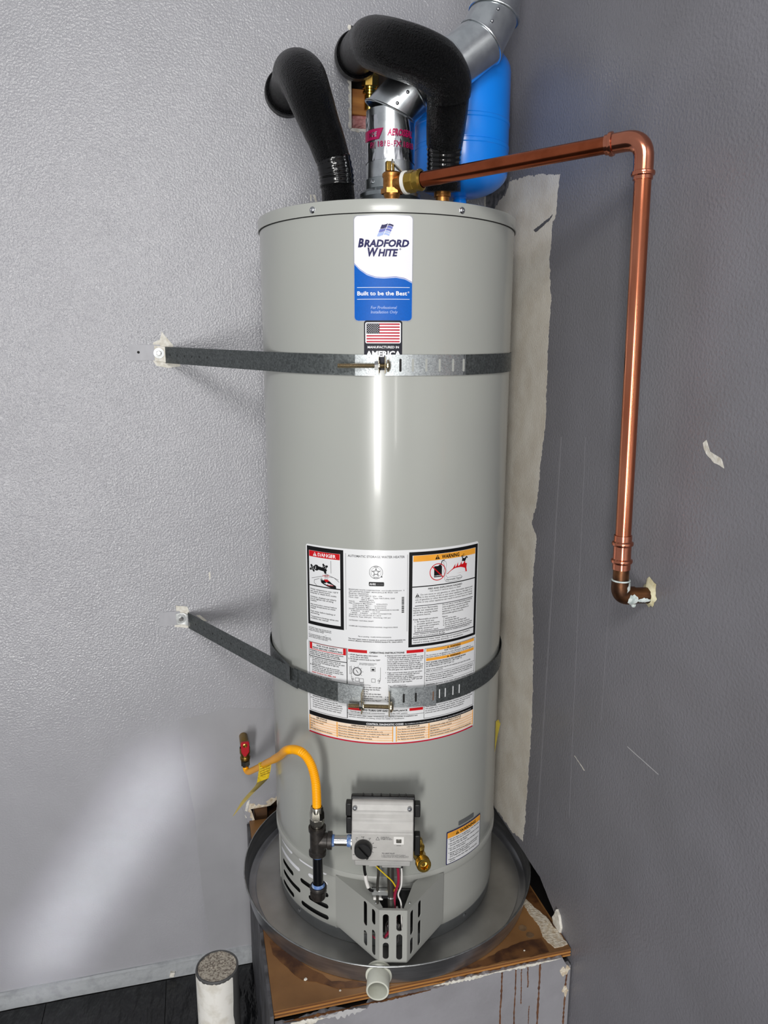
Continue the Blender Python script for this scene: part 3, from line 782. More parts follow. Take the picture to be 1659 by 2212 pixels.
def build_split(mb, name, mn, parent, big=0.012, small=None):
    """each separate patch of colour becomes a part; what is too fine stays joined as stuff"""
    par = list(range(len(mb.v)))
    def find(a):
        while par[a] != a: par[a] = par[par[a]]; a = par[a]
        return a
    for f in mb.f:
        for a in f[1:]: par[find(a)] = find(f[0])
    comp = {}
    for f in mb.f: comp.setdefault(find(f[0]), []).append(f)
    rest = MB()
    for fs in comp.values():
        ids = sorted({i for f in fs for i in f}); mp = {a: k for k, a in enumerate(ids)}
        vs = [mb.v[i] for i in ids]; fs = [tuple(mp[i] for i in f) for f in fs]
        d = max((max(v[k] for v in vs)-min(v[k] for v in vs)) for k in range(3))
        if d >= big: MB().add(vs, fs).build(name, mn, parent, smooth=False)
        else: rest.add(vs, fs)
    if rest.f: rest.build(small or 'fine_print', mn, parent, smooth=False)['kind'] = 'stuff'
def part_letters(L, parent, prefix, names=None):
    for mn, mb in L.meshes().items():
        mb.build((names or {}).get(mn, prefix), mn, parent, smooth=False)['kind'] = 'stuff'

def brand_sticker():
    m = rounded(MB(), -0.4800, -0.0760, 1.3498, 1.5356, 0.008, 0.0005)
    st = m.build('brand_sticker', 'silver_edge', HT, label='white and blue brand sticker near the top of the heater')
    p0, p1, z0, z1 = -0.4738, -0.0822, 1.3515, 1.5340
    rounded(MB(), p0, p1, z0, z1, 0.007, 0.0008).build('white_field', 'brand_white', st)
    W = [(-0.4738, 1.4535), (-0.44, 1.4440), (-0.3861, 1.4343), (-0.33, 1.4295), (-0.2726, 1.4284), (-0.1935, 1.4300), (-0.13, 1.4270), (-0.0822, 1.4205)]
    def wave(p):
        for (a, za), (b, zb) in zip(W, W[1:]):
            if p <= b+1e-9: t = (p-a)/(b-a); t = max(0, min(1, t)); return za+(zb-za)*t
        return W[-1][1]
    ra = 0.007/R
    def lo(p):
        d = max(p0+ra-p, p-(p1-ra), 0)*R; return z0+0.007-sqrt(max(0.007**2-d*d, 0))
    ph = [p0, p0+0.002, p0+0.006, p0+0.013]+steps(p0+ra, p1-ra, 0.012)+[p1-0.013, p1-0.006, p1-0.002, p1]
    sheet(MB(), ph, lo, lambda p: wave(p)-0.0028, R+0.0011).build('blue_field', 'ink_blue', st)
    sheet(MB(), ph, lambda p: wave(p)-0.0028, lambda p: wave(p)-0.0016, R+0.0011).build('swoosh', 'ink_pale_blue', st)
    sheet(MB(), ph, lambda p: wave(p)-0.0010, lambda p: wave(p)-0.0002, R+0.0011).build('swoosh', 'ink_violet', st)
    rule = MB()
    for z in (1.4103, 1.3897): rect(rule, -0.4555, -0.0985, z-0.0004, z+0.0004, 0.0014)
    build_split(rule, 'rule', 'print_white', st)
    # waving flag emblem: three bands, slit by a pale upright
    def band(ya, yb, xa, xb, mn):
        mb = MB(); n = 12
        f = lambda x, y: (-0.2635+(x*0.0122+y*0.0030-0.0015*sin(1.2*x))/R*1.0, 1.5098+y*0.0066+0.0018*sin(2.6*x+0.6)-x*0.0008)
        xs = [xa+(xb-xa)*i/n for i in range(n+1)]
        poly(mb, [f(x, ya) for x in xs]+[f(x, yb) for x in reversed(xs)], 0.0014); mb.build('flag_emblem', mn, st)
    band(0.45, 1.5, -1, 0.02, 'ink_navy'); band(0.30, 0.85, 0.14, 1, 'ink_violet'); band(0.95, 1.35, 0.14, 1, 'ink_navy')
    band(-0.45, 0.35, -1, 0.02, 'ink_violet'); band(-0.35, 0.15, 0.14, 1, 'ink_violet')
    band(-1.5, -0.55, -1, 0.02, 'ink_pale_blue'); band(-0.85, -0.5, 0.14, 1, 'ink_pale_blue'); band(-1.45, -1.0, 0.14, 1, 'ink_pale_blue')
    L = Lettering(arc_map)
    S1 = dict(bold=0.032, shear=0.22, mat='ink_navy')
    L.line('B', A(-0.4480), 1.4812, 0.0145, w=0.0108, **S1)
    L.line('RADFORD', A(-0.4075), 1.4812, 0.0120, w=A(0.3030), **S1)
    L.line('W', A(-0.3830), 1.4650, 0.0145, w=0.0198, **S1)
    L.line('HITE', A(-0.3120), 1.4650, 0.0120, w=A(0.1340), **S1)
    L.line('®', A(-0.170), 1.4755, 0.0030, mat='ink_navy')
    L.line('Built to be the Best', A(-0.4540), 1.3966, 0.0072, w=A(0.338), bold=0.012, mat='print_white')
    L.line('®', A(-0.112), 1.4005, 0.0030, mat='print_white')
    L.line('For Professional', A(-0.3620), 1.3725, 0.0052, w=A(0.178), shear=0.2, mat='ink_pale_blue')
    L.line('Installation Only', A(-0.3620), 1.3645, 0.0052, w=A(0.184), shear=0.2, mat='ink_pale_blue')
    part_letters(L, st, 'lettering')
brand_sticker()

def flag_sticker():
    st = rounded(MB(), -0.4080, -0.1470, 1.262, 1.3520, 0.005, 0.0016).build('flag_sticker', 'ink_night', HT, label='dark sticker with a striped flag, half hidden by the upper strap')
    rounded(MB(), -0.3990, -0.1565, 1.3107, 1.3485, 0.003, 0.0019).build('flag_field', 'print_white', st)
    a, b, z0, z1 = -0.3905, -0.1645, 1.3125, 1.3465
    h = (z1-z0)/13; s = MB()
    for k in range(0, 13, 2):
        zz = z1-(k+1)*h; rect(s, a if k > 6 else a+0.088, b, zz, zz+h, 0.0022)
    build_split(s, 'red_stripe', 'ink_crimson', st)
    rect(MB(), a, a+0.088, z1-7*h, z1, 0.0022).build('canton', 'ink_night', st)
    s = MB()
    for r_ in range(9):
        for c in range(6 if r_ % 2 == 0 else 5):
            cp = a+0.088*(0.09+0.164*c+(0.082 if r_ % 2 else 0)); cz = z1-7*h*(0.09+0.103*r_)
            poly(s, blob(cp, cz, [(cos(pi/2+pi*k/5)*(1 if k % 2 == 0 else 0.42), sin(pi/2+pi*k/5)*(1 if k % 2 == 0 else 0.42)) for k in range(10)], 0.00095), 0.0025)
    s.build('stars', 'print_white', st)['kind'] = 'stuff'
    L = Lettering(arc_map)
    L.line('MANUFACTURED IN', A(-0.3830), 1.3018, 0.0042, w=A(0.214), bold=0.01, mat='print_white', layer=0.0021)
    L.line('AMERICA', A(-0.3950), 1.2868, 0.0100, w=A(0.24), bold=0.03, mat='print_white', layer=0.0021)
    part_letters(L, st, 'lettering')
flag_sticker()

def triangle_mark(mbk, mbw, cp, cz, s, layer):
    poly(mbk, blob(cp, cz, [(-1, -0.8), (1, -0.8), (0, 0.95)], s), layer)
    poly(mbw, blob(cp, cz, [(-0.11, -0.25), (0.11, -0.25), (0.16, 0.45), (-0.16, 0.45)], s), layer+0.0002)
    poly(mbw, blob(cp, cz, [(-0.12, -0.6), (0.12, -0.6), (0.12, -0.4), (-0.12, -0.4)], s), layer+0.0002)

def rating_label():
    up = rounded(MB(), -0.9010, 0.5310, 0.700, 0.9142, 0.005, 0.0005)
    rounded(up, -0.9120, 0.5345, 0.4975, 0.7085, 0.006, 0.0005)
    st = up.build('rating_label', 'label_white', HT, label='large white rating and warning label round the middle of the heater')
    K, W_, RD, OR, PE, CR, GY = MB(), MB(), MB(), MB(), MB(), MB(), MB()
    L = Lettering(arc_map)
    lay = 0.0008
    # --- danger box
    rect(K, -0.8900, -0.5720, 0.7432, 0.9106, lay); rect(W_, -0.8700, -0.5970, 0.7506, 0.9020, lay+0.0003)
    rect(RD, -0.8675, -0.5995, 0.8895, 0.9018, lay+0.0006)
    triangle_mark(W_, RD, -0.812, 0.8955, 0.0048, lay+0.0009)
    L.line('DANGER', A(-0.785), 0.8921, 0.0072, w=A(0.155), bold=0.02, mat='print_white')
    rect(K, -0.8700, -0.5970, 0.8275, 0.8295, lay+0.0006)
    ly = lay+0.0006
    # tap pouring over a hand
    for cx_, cz_ in ((-0.836, 0.8655), (-0.726, 0.8705)):
        ring(K, cx_, cz_, 0.0028, 0.0046, ly); poly(K, blob(cx_, cz_, circle(0, 0, 1, 12), 0.0022), ly)
        for k in range(4):
            a = k*pi/2+0.5; poly(K, blob(cx_+0.006*cos(a)/R, cz_+0.006*sin(a), circle(0, 0, 1, 10), 0.0024), ly)
    ring(K, -0.800, 0.8675, 0.0038, 0.0062, ly)
    poly(K, [(-0.805, 0.872), (-0.765, 0.8705), (-0.728, 0.8690), (-0.712, 0.8635), (-0.712, 0.8575), (-0.728, 0.8580), (-0.734, 0.8620), (-0.765, 0.8632), (-0.805, 0.8640)], ly)
    for pts in ([(-0.845, 0.8440), (-0.765, 0.8500), (-0.700, 0.8560), (-0.612, 0.8480)], [(-0.672, 0.8860), (-0.672, 0.8600)], [(-0.80, 0.8300), (-0.823, 0.8350), (-0.820, 0.8410), (-0.775, 0.8455)], [(-0.69, 0.852), (-0.650, 0.852), (-0.606, 0.8435)]):
        stroke(K, pts, 0.0007, ly)
    poly(K, [(-0.770, 0.8460), (-0.757, 0.8395), (-0.765, 0.8475), (-0.752, 0.8420), (-0.757, 0.8495), (-0.745, 0.8430), (-0.722, 0.8440), (-0.690, 0.8440), (-0.660, 0.8380), (-0.632, 0.8345), (-0.630, 0.8290), (-0.668, 0.8290), (-0.700, 0.8312), (-0.735, 0.8345), (-0.757, 0.8375)], ly)
    poly(RD, [(-0.735, 0.8452), (-0.702, 0.8462), (-0.688, 0.8430), (-0.715, 0.8400)], ly+0.0002)
    for k in range(4): stroke(GY, [(-0.722+0.006*k, 0.8575), (-0.726+0.009*k, 0.8470)], 0.0005, ly)
    L.line('HOT', A(-0.742), 0.8508, 0.0046, w=A(0.056), bold=-0.005, mat='ink_red')
    L.line('BURN', A(-0.705), 0.8335, 0.0028, w=A(0.05), mat='ink_red', layer=0.0018)
    L.para(['Water temperature over 125°F', 'can cause severe burns', 'instantly or death from scalds.'], A(-0.862), 0.8195, 0.0027, 0.0041, A(0.25))
    L.para(['Children, disabled and elderly', 'are at highest risk of being', 'scalded.'], A(-0.862), 0.8030, 0.0027, 0.0041, A(0.25))
    L.para(['See instruction manual before', 'setting temperature at water', 'heater.'], A(-0.862), 0.7868, 0.0027, 0.0041, A(0.25))
    L.para(['Feel water before bathing or', 'showering.'], A(-0.862), 0.7718, 0.0027, 0.0041, A(0.235))
    L.para(['Temperature limiting valves are', 'available, see manual.'], A(-0.862), 0.7605, 0.0027, 0.0041, A(0.25))
    L.para(['CAUTION: Hotter water increases the risk', 'of scald injury. Before changing temperature', 'setting see instruction manual.'], A(-0.886), 0.7355, 0.0019, 0.0031, A(0.21))
    stroke(K, [(-0.886, 0.7245), (-0.72, 0.7245)], 0.0004, lay)
    L.para(['It is recommended that an ASSE approved', 'mixing valve be installed in the outlet of the', 'unit to reduce the risk of scald injury.'], A(-0.886), 0.7205, 0.0019, 0.0031, A(0.21))
    # --- rating plate column
    L.line('AUTOMATIC STORAGE WATER HEATER', A(-0.5366), 0.8985, 0.0046, w=A(0.421), mat='ink_grey', layer=0.001)
    for x in (-0.5540, -0.0945): rect(GY, x-0.0010, x+0.0010, 0.745, 0.905, lay)
    ring(GY, -0.3258, 0.8690, 0.0128, 0.0136, lay); ring(GY, -0.3258, 0.8690, 0.0096, 0.0101, lay)
    poly(GY, blob(-0.3258, 0.8690, [(cos(pi/2+pi*k/5)*(1 if k % 2 == 0 else 0.42), sin(pi/2+pi*k/5)*(1 if k % 2 == 0 else 0.42)) for k in range(10)], 0.0096), lay+0.0002)
    poly(W_, blob(-0.3258, 0.8690, [(cos(pi/2+pi*k/5)*(1 if k % 2 == 0 else 0.42), sin(pi/2+pi*k/5)*(1 if k % 2 == 0 else 0.42)) for k in range(10)], 0.0056), lay+0.0004)
    L.line('DESIGN', A(-0.3258), 0.8796, 0.0020, align='C', mat='ink_grey'); L.line('CERTIFIED', A(-0.3258), 0.8568, 0.0020, align='C', mat='ink_grey')
    poly(K, blob(-0.2840, 0.8600, circle(0, 0, 1, 12), 0.0014), lay)
    rounded(K, -0.3790, -0.2660, 0.8405, 0.8490, 0.002, lay)
    L.line('AHRI', A(-0.374), 0.8428, 0.0042, w=A(0.045), bold=0.01, mat='print_white'); L.line('CERTIFIED', A(-0.325), 0.8434, 0.0026, w=A(0.054), mat='ink_grey')
    rect(W_, -0.5523, -0.0965, 0.7475, 0.8360, lay-0.0001)
    rows = ['BRADFORD WHITE CORPORATION  www.bradfordwhite.com   3', '200 LAFAYETTE STREET  MIDDLEVILLE MI 49333  USA', 'Model No. URG250T6N', 'Serial No. CP47798313  S/N  -104', 'Nom. Cap:    50 US gal     Type: NATURAL GAS', '            189.2 liters', 'Input:      40000(Btu/hr)', 'Gas Pressure Manifold :     4.0(inWC)', '    Inlet Supply Max :    14.0(inWC)', '    Inlet Supply Min :     5.0(inWC)', 'CLOSET INSTALLATION MINIMUM CLEARANCES IN INCHES', '  4 FRONT    0 LEFT     12 TOP', '  1 BACK     0 RIGHT     6 VENT CONNECTOR', 'ANSI Z21.10.1-2019/CSA 4.1-2019', 'Pressure: Test 300 psi.  Working 150 psi', '', 'CATEGORY I NATURAL DRAFT', '', '', 'COMPLIES W/JURISDICTIONS HAVING 10ng/J NOx REGS']
    for i, t_ in enumerate(rows):
        if t_: L.line(t_.strip(), A(-0.530)+0.0021*(len(t_)-len(t_.lstrip())), 0.8305-i*0.00405, 0.0023, w=0.0021*len(t_.strip()), mat='ink_grey', layer=0.0013)
    r = random.Random(4); z = 0.8180
    while z > 0.7860:
        hgt = r.uniform(0.0006, 0.0024); rect(K, -0.1360, -0.1180, z-hgt, z, lay+0.0003); z -= hgt+r.uniform(0.0006, 0.0016)
    L.line('Pat or pending - bradfordwhite.com/patents', A(-0.459), 0.7325, 0.0022, w=A(0.247), mat='ink_grey')
    L.line('This water heater meets or exceeds all or portions of (where applicable) the', A(-0.5371), 0.7262, 0.0023, w=A(0.431), bold=0.008)
    L.line('minimum efficiency requirements of ASHRAE Standard 90.1 (latest edition)', A(-0.5371), 0.7222, 0.0023, w=A(0.410), bold=0.008)
    # --- fire warning box
    rect(K, -0.0830, 0.5235, 0.7102, 0.9093, lay); rect(W_, -0.0575, 0.4965, 0.7305, 0.9022, lay+0.0003); rect(W_, -0.0570, 0.4965, 0.7160, 0.7285, lay+0.0003)
    rect(OR, -0.0520, 0.4930, 0.8895, 0.9018, lay+0.0006)
    triangle_mark(K, OR, 0.136, 0.8955, 0.0052, lay+0.0009)
    L.line('WARNING', A(0.170), 0.8918, 0.0075, w=A(0.155), bold=0.02, layer=0.002)
    rect(K, -0.0575, 0.4965, 0.8365, 0.8385, lay+0.0006)
    # gas can in a red ban ring
    gc = 0.138
    poly(K, [(gc-0.028, 0.8540), (gc+0.036, 0.8540), (gc+0.036, 0.8755), (gc+0.020, 0.8800), (gc+0.004, 0.8770), (gc-0.028, 0.8770)], ly)
    stroke(K, [(gc+0.028, 0.878), (gc+0.036, 0.8865), (gc+0.056, 0.8880)], 0.0018, ly)
    L.line('FLAMMABLE', A(gc-0.024), 0.8560, 0.0020, w=A(0.054), mat='print_white', layer=0.0018)
    ring(RD, gc+0.002, 0.8648, 0.0162, 0.0178, ly+0.0002)
    stroke(RD, [(gc+0.002-0.0118/R, 0.8648+0.0118), (gc+0.002+0.0118/R, 0.8648-0.0118)], 0.0020, ly+0.0003)
    poly(RD, [(0.215, 0.8580), (0.270, 0.8680), (0.292, 0.8765), (0.290, 0.8690), (0.304, 0.8720), (0.316, 0.8790), (0.318, 0.8705), (0.336, 0.8725), (0.350, 0.8800), (0.352, 0.8730), (0.368, 0.8745), (0.384, 0.8810), (0.388, 0.8740), (0.404, 0.8735), (0.400, 0.8640), (0.406, 0.8560), (0.330, 0.8560)], ly)
    poly(K, [(0.352, 0.8800), (0.384, 0.8785), (0.400, 0.8860), (0.410, 0.8830), (0.408, 0.8870), (0.394, 0.8890), (0.380, 0.8850), (0.362, 0.8860), (0.356, 0.8920), (0.346, 0.8910), (0.356, 0.8850)], ly+0.0002)
    poly(K, blob(0.371, 0.8915, circle(0, 0, 1, 14), 0.0032), ly)
    cl = [(0.196, 0.8860), (0.206, 0.8840), (0.214, 0.8780), (0.208, 0.8700), (0.216, 0.8640), (0.208, 0.8560), (0.222, 0.8500), (0.260, 0.8505), (0.300, 0.8495), (0.340, 0.8510), (0.360, 0.8470), (0.340, 0.8420), (0.300, 0.8410), (0.250, 0.8400), (0.212, 0.8420), (0.200, 0.8470), (0.198, 0.8560), (0.188, 0.8650), (0.196, 0.8740), (0.186, 0.8830), (0.196, 0.8860)]
    stroke(K, cl, 0.0005, ly)
    L.line('Flammable Vapors', A(0.214), 0.8440, 0.0036, w=A(0.142))
    L.line('FIRE AND EXPLOSION HAZARD', A(0.0650), 0.8300, 0.0033, w=A(0.295), bold=0.018)
    L.line('Can result in serious injury or death', A(0.0780), 0.8253, 0.0030, w=A(0.270))
    triangle_mark(K, W_, -0.0180, 0.8200, 0.0040, lay+0.0006)
    for i, (t_, a, b) in enumerate([('Do not store or use gasoline or other flammable vapors and', 0.006, 0.470), ('liquids in the vicinity of this or any other appliance. Storage of or', -0.034, 0.470), ('use of gasoline or other flammable vapors or liquids in the vicinity', -0.034, 0.470), ('of this or any other appliance can result in serious injury or death', -0.034, 0.470)]):
        L.line(t_, A(a), 0.8190-i*0.0050, 0.0030, w=A(b-a))
    rect(K, -0.0370, 0.4770, 0.7968, 0.7980, lay+0.0006)
    L.para(['Vapors from flammable', 'liquids can explode and', 'catch fire causing death', 'or severe burns.'], A(-0.050), 0.7915, 0.0029, 0.0048, A(0.195))
    L.para(['Do not use or store flammable products', 'such as gasoline, solvents or adhesives', 'in the same room or area near this', 'appliance, or any other appliance or', 'any possible ignition source.'], A(0.183), 0.7928, 0.0029, 0.0048, A(0.285))
    L.para(['Keep flammable products:', '  1. far away from any', '      possible ignition source.', '  2. in approved containers,', '  3. tightly closed and', '  4. out of children\'s reach.'], A(-0.050), 0.7675, 0.0029, 0.0048, A(0.215))
    L.para(['Vapors:', '  1. cannot be seen.', '  2. are heavier than air.', '  3. go a long way on the floor and', '  4. can be carried from other rooms to', '      possible ignition sources by air currents.'], A(0.183), 0.7670, 0.0029, 0.0046, A(0.295))
    rect(K, -0.0370, 0.4720, 0.7405, 0.7416, lay+0.0006)
    L.para(['Water heaters in residential garages must be installed and located, or', 'protected, to avoid physical damage.'], A(-0.048), 0.7368, 0.0028, 0.0046, A(0.500))
    L.para(['Read and follow water heater warnings and instructions. If owner\'s', 'manual is missing contact the distributor or manufacturer.'], A(-0.048), 0.7240, 0.0028, 0.0050, A(0.500))
    # --- operating section
    frame_rect(K, -0.8885, -0.5505, 0.5500, 0.7045, 0.0007, lay)
    rect(RD, -0.8790, -0.5570, 0.6890, 0.7035, lay+0.0002); rect(W_, -0.8540, -0.5800, 0.6905, 0.7030, lay+0.0004)
    L.line('FOR YOUR SAFETY', A(-0.717), 0.6978, 0.0034, align='C', w=A(0.185), bold=0.02)
    L.line('READ BEFORE OPERATING', A(-0.717), 0.6922, 0.0034, align='C', w=A(0.262), bold=0.02)
    L.para(['WARNING: If you do not follow these instructions', 'exactly, a fire or explosion may result causing', 'property damage, personal injury or loss of life.'], A(-0.878), 0.6850, 0.0023, 0.0038, A(0.30), bold=0.008)
    rect(K, -0.8885, -0.5505, 0.6728, 0.6742, lay)
    L.para(['A. This appliance has a pilot which is lit by an', '     electric spark gas ignition system. Do not open', '     the inner door and attempt to light the', '     pilot by hand.', 'B. BEFORE LIGHTING smell all around the', '     appliance area for gas. Be sure to smell next', '     to the floor because some gas is heavier than', '     air and will settle on the floor.'], A(-0.878), 0.6690, 0.0023, 0.0039, A(0.31))
    L.line('WHAT TO DO IF YOU SMELL GAS', A(-0.862), 0.6368, 0.0026, w=A(0.22), bold=0.015, mat='ink_red')
    L.para(['* Do not try to light any appliance.', '* Do not touch any electric switch; do not use', '   any phone in your building.', '* Immediately call your gas supplier from a', '   neighbor\'s phone. Follow the gas supplier\'s', '   instructions.', 'C. Use only your hand to push in or turn the gas', '     control knob. Never use tools. If the knob', '     will not push in or turn by hand, do not try', '     to repair it, call a qualified technician. Any', '     attempted repair may result in a fire or explosion.', 'D. Do not use this appliance if any part has', '     been under water. Immediately call a qualified', '     service technician to inspect the appliance and', '     to replace any part of the control system and', '     any gas control which has been under water.'], A(-0.878), 0.6310, 0.0023, 0.0048, A(0.31))
    rect(K, -0.5505, -0.5475, 0.5510, 0.7045, lay)
    rect(RD, -0.5396, 0.0361, 0.6978, 0.7042, lay); rect(W_, -0.3925, -0.0965, 0.6960, 0.7050, lay+0.0003)
    L.line('OPERATING INSTRUCTIONS', A(-0.2440), 0.6985, 0.0036, align='C', w=A(0.262), bold=0.025, layer=0.0016)
    L.para(['1. STOP! Read the safety information', '    at the left on this label.', '2. Set the gas control knob to the "OFF"', '    position.'], A(-0.538), 0.6915, 0.0026, 0.0045, A(0.245))
    # sketch of the gas control
    cx_, cz_ = -0.4700, 0.6568
    ring(K, cx_, cz_, 0.0078, 0.0094, lay); ring(K, cx_, cz_, 0.0064, 0.0068, lay); stroke(K, [(cx_-0.008, cz_+0.003), (cx_+0.008, cz_-0.003)], 0.0012, lay)
    for k in range(7):
        a = radians(200-40*k); stroke(K, [(cx_+0.0104*cos(a)/R, cz_+0.0104*sin(a)), (cx_+0.0128*cos(a)/R, cz_+0.0128*sin(a))], 0.0006, lay)
    stroke(K, [(-0.515, 0.668), (-0.515, 0.642), (-0.505, 0.634), (-0.300, 0.634), (-0.292, 0.642), (-0.292, 0.668)], 0.0006, lay)
    stroke(K, [(-0.515, 0.6440), (-0.292, 0.6440)], 0.0005, lay)
    stroke(GY, [(-0.528, 0.666), (-0.528, 0.650), (-0.519, 0.650), (-0.519, 0.666), (-0.528, 0.666)], 0.0005, lay)
    frame_rect(K, -0.366, -0.330, 0.6590, 0.6680, 0.0006, lay); rect(K, -0.358, -0.338, 0.6608, 0.6648, lay)
    for a, b, c, d in ((-0.485, -0.455, 0.6352, 0.6430), (-0.452, -0.420, 0.6330, 0.6420), (-0.360, -0.330, 0.6352, 0.6430)): frame_rect(K, a, b, c, d, 0.0006, lay)
    ring(K, -0.503, 0.6392, 0.0014, 0.0022, lay, 16); ring(K, -0.304, 0.6392, 0.0014, 0.0022, lay, 16)
    L.line('GAS CONTROL KNOB SHOWN', A(-0.452), 0.6748, 0.0018, w=A(0.130), mat='ink_grey'); L.line('IN THE "OFF" POSITION', A(-0.452), 0.6720, 0.0018, w=A(0.112), mat='ink_grey')
    L.line('IGNITER BUTTON', A(-0.447), 0.6278, 0.0018, w=A(0.08), mat='ink_grey')
    L.para(['3. Wait five (5) minutes to clear out any gas.', '    If you smell gas, including near the floor,', '    STOP! Follow "B" in the', '    safety information at the left on this label.', '    If you do not smell gas, go to the next step.', '4. Remove the outer access door.', '5. Turn the gas control knob to the "PILOT"', '    position.'], A(-0.538), 0.6230, 0.0026, 0.0049, A(0.262))
    L.para(['6. Depress and hold in gas control knob.', '    Immediately press igniter button until you hear', '    a "click" sound, then release. Continue to hold', '    down the gas control knob for about one (1)', '    minute after the pilot is lit. Release the gas', '    control knob it should pop back out. Check to', '    see if the pilot is still lit through the sight glass.', '    If the pilot goes out, repeat steps 3 through 6.'], A(-0.258), 0.6928, 0.0025, 0.0043, A(0.294))
    for z in (0.6560, 0.6440): poly(K, blob(-0.252, z+0.0012, circle(0, 0, 1, 10), 0.0007), lay)
    L.para(['If gas control knob does not pop out when', 'released, stop and immediately call your', 'service technician or gas supplier.'], A(-0.240), 0.6560, 0.0025, 0.0041, A(0.265))
    L.para(['If the pilot will not stay lit after several tries,', 'turn the gas control knob to "OFF" and call', 'your technician or gas supplier.'], A(-0.240), 0.6440, 0.0025, 0.0041, A(0.272))
    stroke(GY, [(-0.232, 0.616), (-0.232, 0.630), (-0.212, 0.626), (-0.205, 0.618)], 0.0005, lay)
    L.line('LEFT INNER DOOR', A(-0.195), 0.6284, 0.0018, w=A(0.096), mat='ink_grey'); L.line('SIGHT GLASS', A(-0.155), 0.6252, 0.0018, w=A(0.066), mat='ink_grey')
    L.para(['7. Replace outer access door.', '8. Turn the gas control knob to the', '    desired setting.'], A(-0.258), 0.6020, 0.0025, 0.0045, A(0.25))
    rect(RD, -0.5433, 0.0381, 0.5706, 0.5766, lay); rect(W_, -0.4420, -0.0700, 0.5690, 0.5772, lay+0.0003)
    L.line('TO TURN OFF GAS TO APPLIANCE', A(-0.2540), 0.5716, 0.0036, align='C', w=A(0.335), bold=0.025, layer=0.0016)
    L.line('1. Turn the gas control knob counterclockwise          to the "OFF" position.', A(-0.538), 0.5658, 0.0025, w=A(0.455))
    rect(K, -0.5475, 0.0455, 0.5626, 0.5632, lay)
    L.line('Read and follow water heater WARNINGS and INSTRUCTIONS. If installation and', A(-0.538), 0.5588, 0.0024, w=A(0.530), bold=0.014)
    L.line('operation instructions are missing, contact the retailer or manufacturer.', A(-0.538), 0.5546, 0.0024, w=A(0.430))
    rect(K, 0.0455, 0.0482, 0.5505, 0.7045, lay)
    # --- right column
    frame_rect(K, 0.0455, 0.5225, 0.5500, 0.7045, 0.0007, lay)
    rect(OR, 0.0580, 0.5100, 0.6972, 0.7032, lay); rect(OR, 0.0580, 0.5100, 0.6768, 0.6828, lay)
    L.line('WARNING', A(0.262), 0.6982, 0.0042, w=A(0.10), bold=0.015, shear=0.15); triangle_mark(K, OR, 0.243, 0.7004, 0.0026, lay+0.0002)
    L.line('WARNING', A(0.262), 0.6778, 0.0042, w=A(0.10), bold=0.015, shear=0.15); triangle_mark(K, OR, 0.243, 0.6800, 0.0026, lay+0.0002)
    L.line('FOR YOUR SAFETY', A(0.285), 0.6930, 0.0036, align='C', w=A(0.150))
    L.para(['Do not store or use gasoline or other flammable, combustible, or', 'corrosive vapors or liquids in the vicinity of this or any other appliance.'], A(0.056), 0.6885, 0.0022, 0.0040, A(0.45))
    L.line('HOT WATER CAN PRODUCE 3RD DEGREE BURNS', A(0.056), 0.6722, 0.0026, w=A(0.36), bold=0.016)
    L.para(['IN LESS THAN 5 SECONDS AT 140° F (60° C)', 'IN 30 SECONDS AT 130° F (54° C)'], A(0.056), 0.6680, 0.0026, 0.0042, A(0.32))
    L.para(['Vapors from flammable liquids will explode and catch fire causing', 'death or severe burns.'], A(0.056), 0.6580, 0.0022, 0.0040, A(0.43))
    rect(K, 0.0482, 0.5225, 0.6512, 0.6516, lay)
    L.para(['This appliance must be installed in accordance with local codes or, in', 'the absence of local codes, the National Fuel Gas Code, ANSI Z223.1', 'or the CAN/CGA-B149 Installation Codes. Not for installation in a', 'Manufactured Home (Mobile Home).'], A(0.056), 0.6465, 0.0023, 0.0044, A(0.45))
    rect(K, 0.0482, 0.5225, 0.6288, 0.6292, lay)
    L.para(['CAUTION: Operation of this heater with parts missing, damaged or', 'submerged can result in failure of the product, bodily injury, fire', 'or explosion. Contact a qualified installer or service agency.'], A(0.056), 0.6240, 0.0023, 0.0044, A(0.45), bold=0.006)
    L.para(['This product can expose you to chemicals known to cause cancer,', 'including lead, birth defects or other reproductive harm.'], A(0.056), 0.5990, 0.0022, 0.0042, A(0.44))
    rect(K, 0.0482, 0.5225, 0.5890, 0.5894, lay)
    L.line('SUITABLE FOR WATER (POTABLE) HEATING AND SPACE HEATING', A(0.075), 0.5800, 0.0025, w=A(0.41), bold=0.015)
    L.para(['Toxic chemicals, such as used for boiler treatment, must not be introduced', 'into potable water heated for space heating. This water heater can not', 'be connected to any existing heating system or components', 'previously used with a nonpotable water heating appliance.'], A(0.056), 0.5752, 0.0023, 0.0046, A(0.45))
    # --- diagnostic codes
    rect(K, -0.8965, 0.5245, 0.5385, 0.5478, lay)
    L.line('CONTROL DIAGNOSTIC CODES', A(-0.400), 0.5408, 0.0042, w=A(0.285), bold=0.02, mat='print_white')
    L.line('See Installation and Operation Instruction Manual for complete service information and safety instructions.', A(-0.105), 0.5416, 0.0022, w=A(0.60), mat='print_white')
    rect(PE, -0.8950, 0.5225, 0.5030, 0.5380, lay); rect(W_, -0.1930, -0.1730, 0.5030, 0.5380, lay+0.0003)
    for x in (-0.8930, -0.6370, -0.1975, -0.1705, 0.0890, 0.5190): rect(OR, x-0.0035, x+0.0035, 0.5032, 0.5378, lay+0.0004)
    for k in range(1, 6):
        z = 0.5345-k*0.0056
        for a, b in ((-0.893, -0.640), (-0.634, -0.200), (-0.168, 0.086), (0.092, 0.517)): rect(OR, a, b, z-0.0003, z+0.0003, lay+0.0004)
    rect(CR, -0.9010, 0.5240, 0.4978, 0.5008, lay)
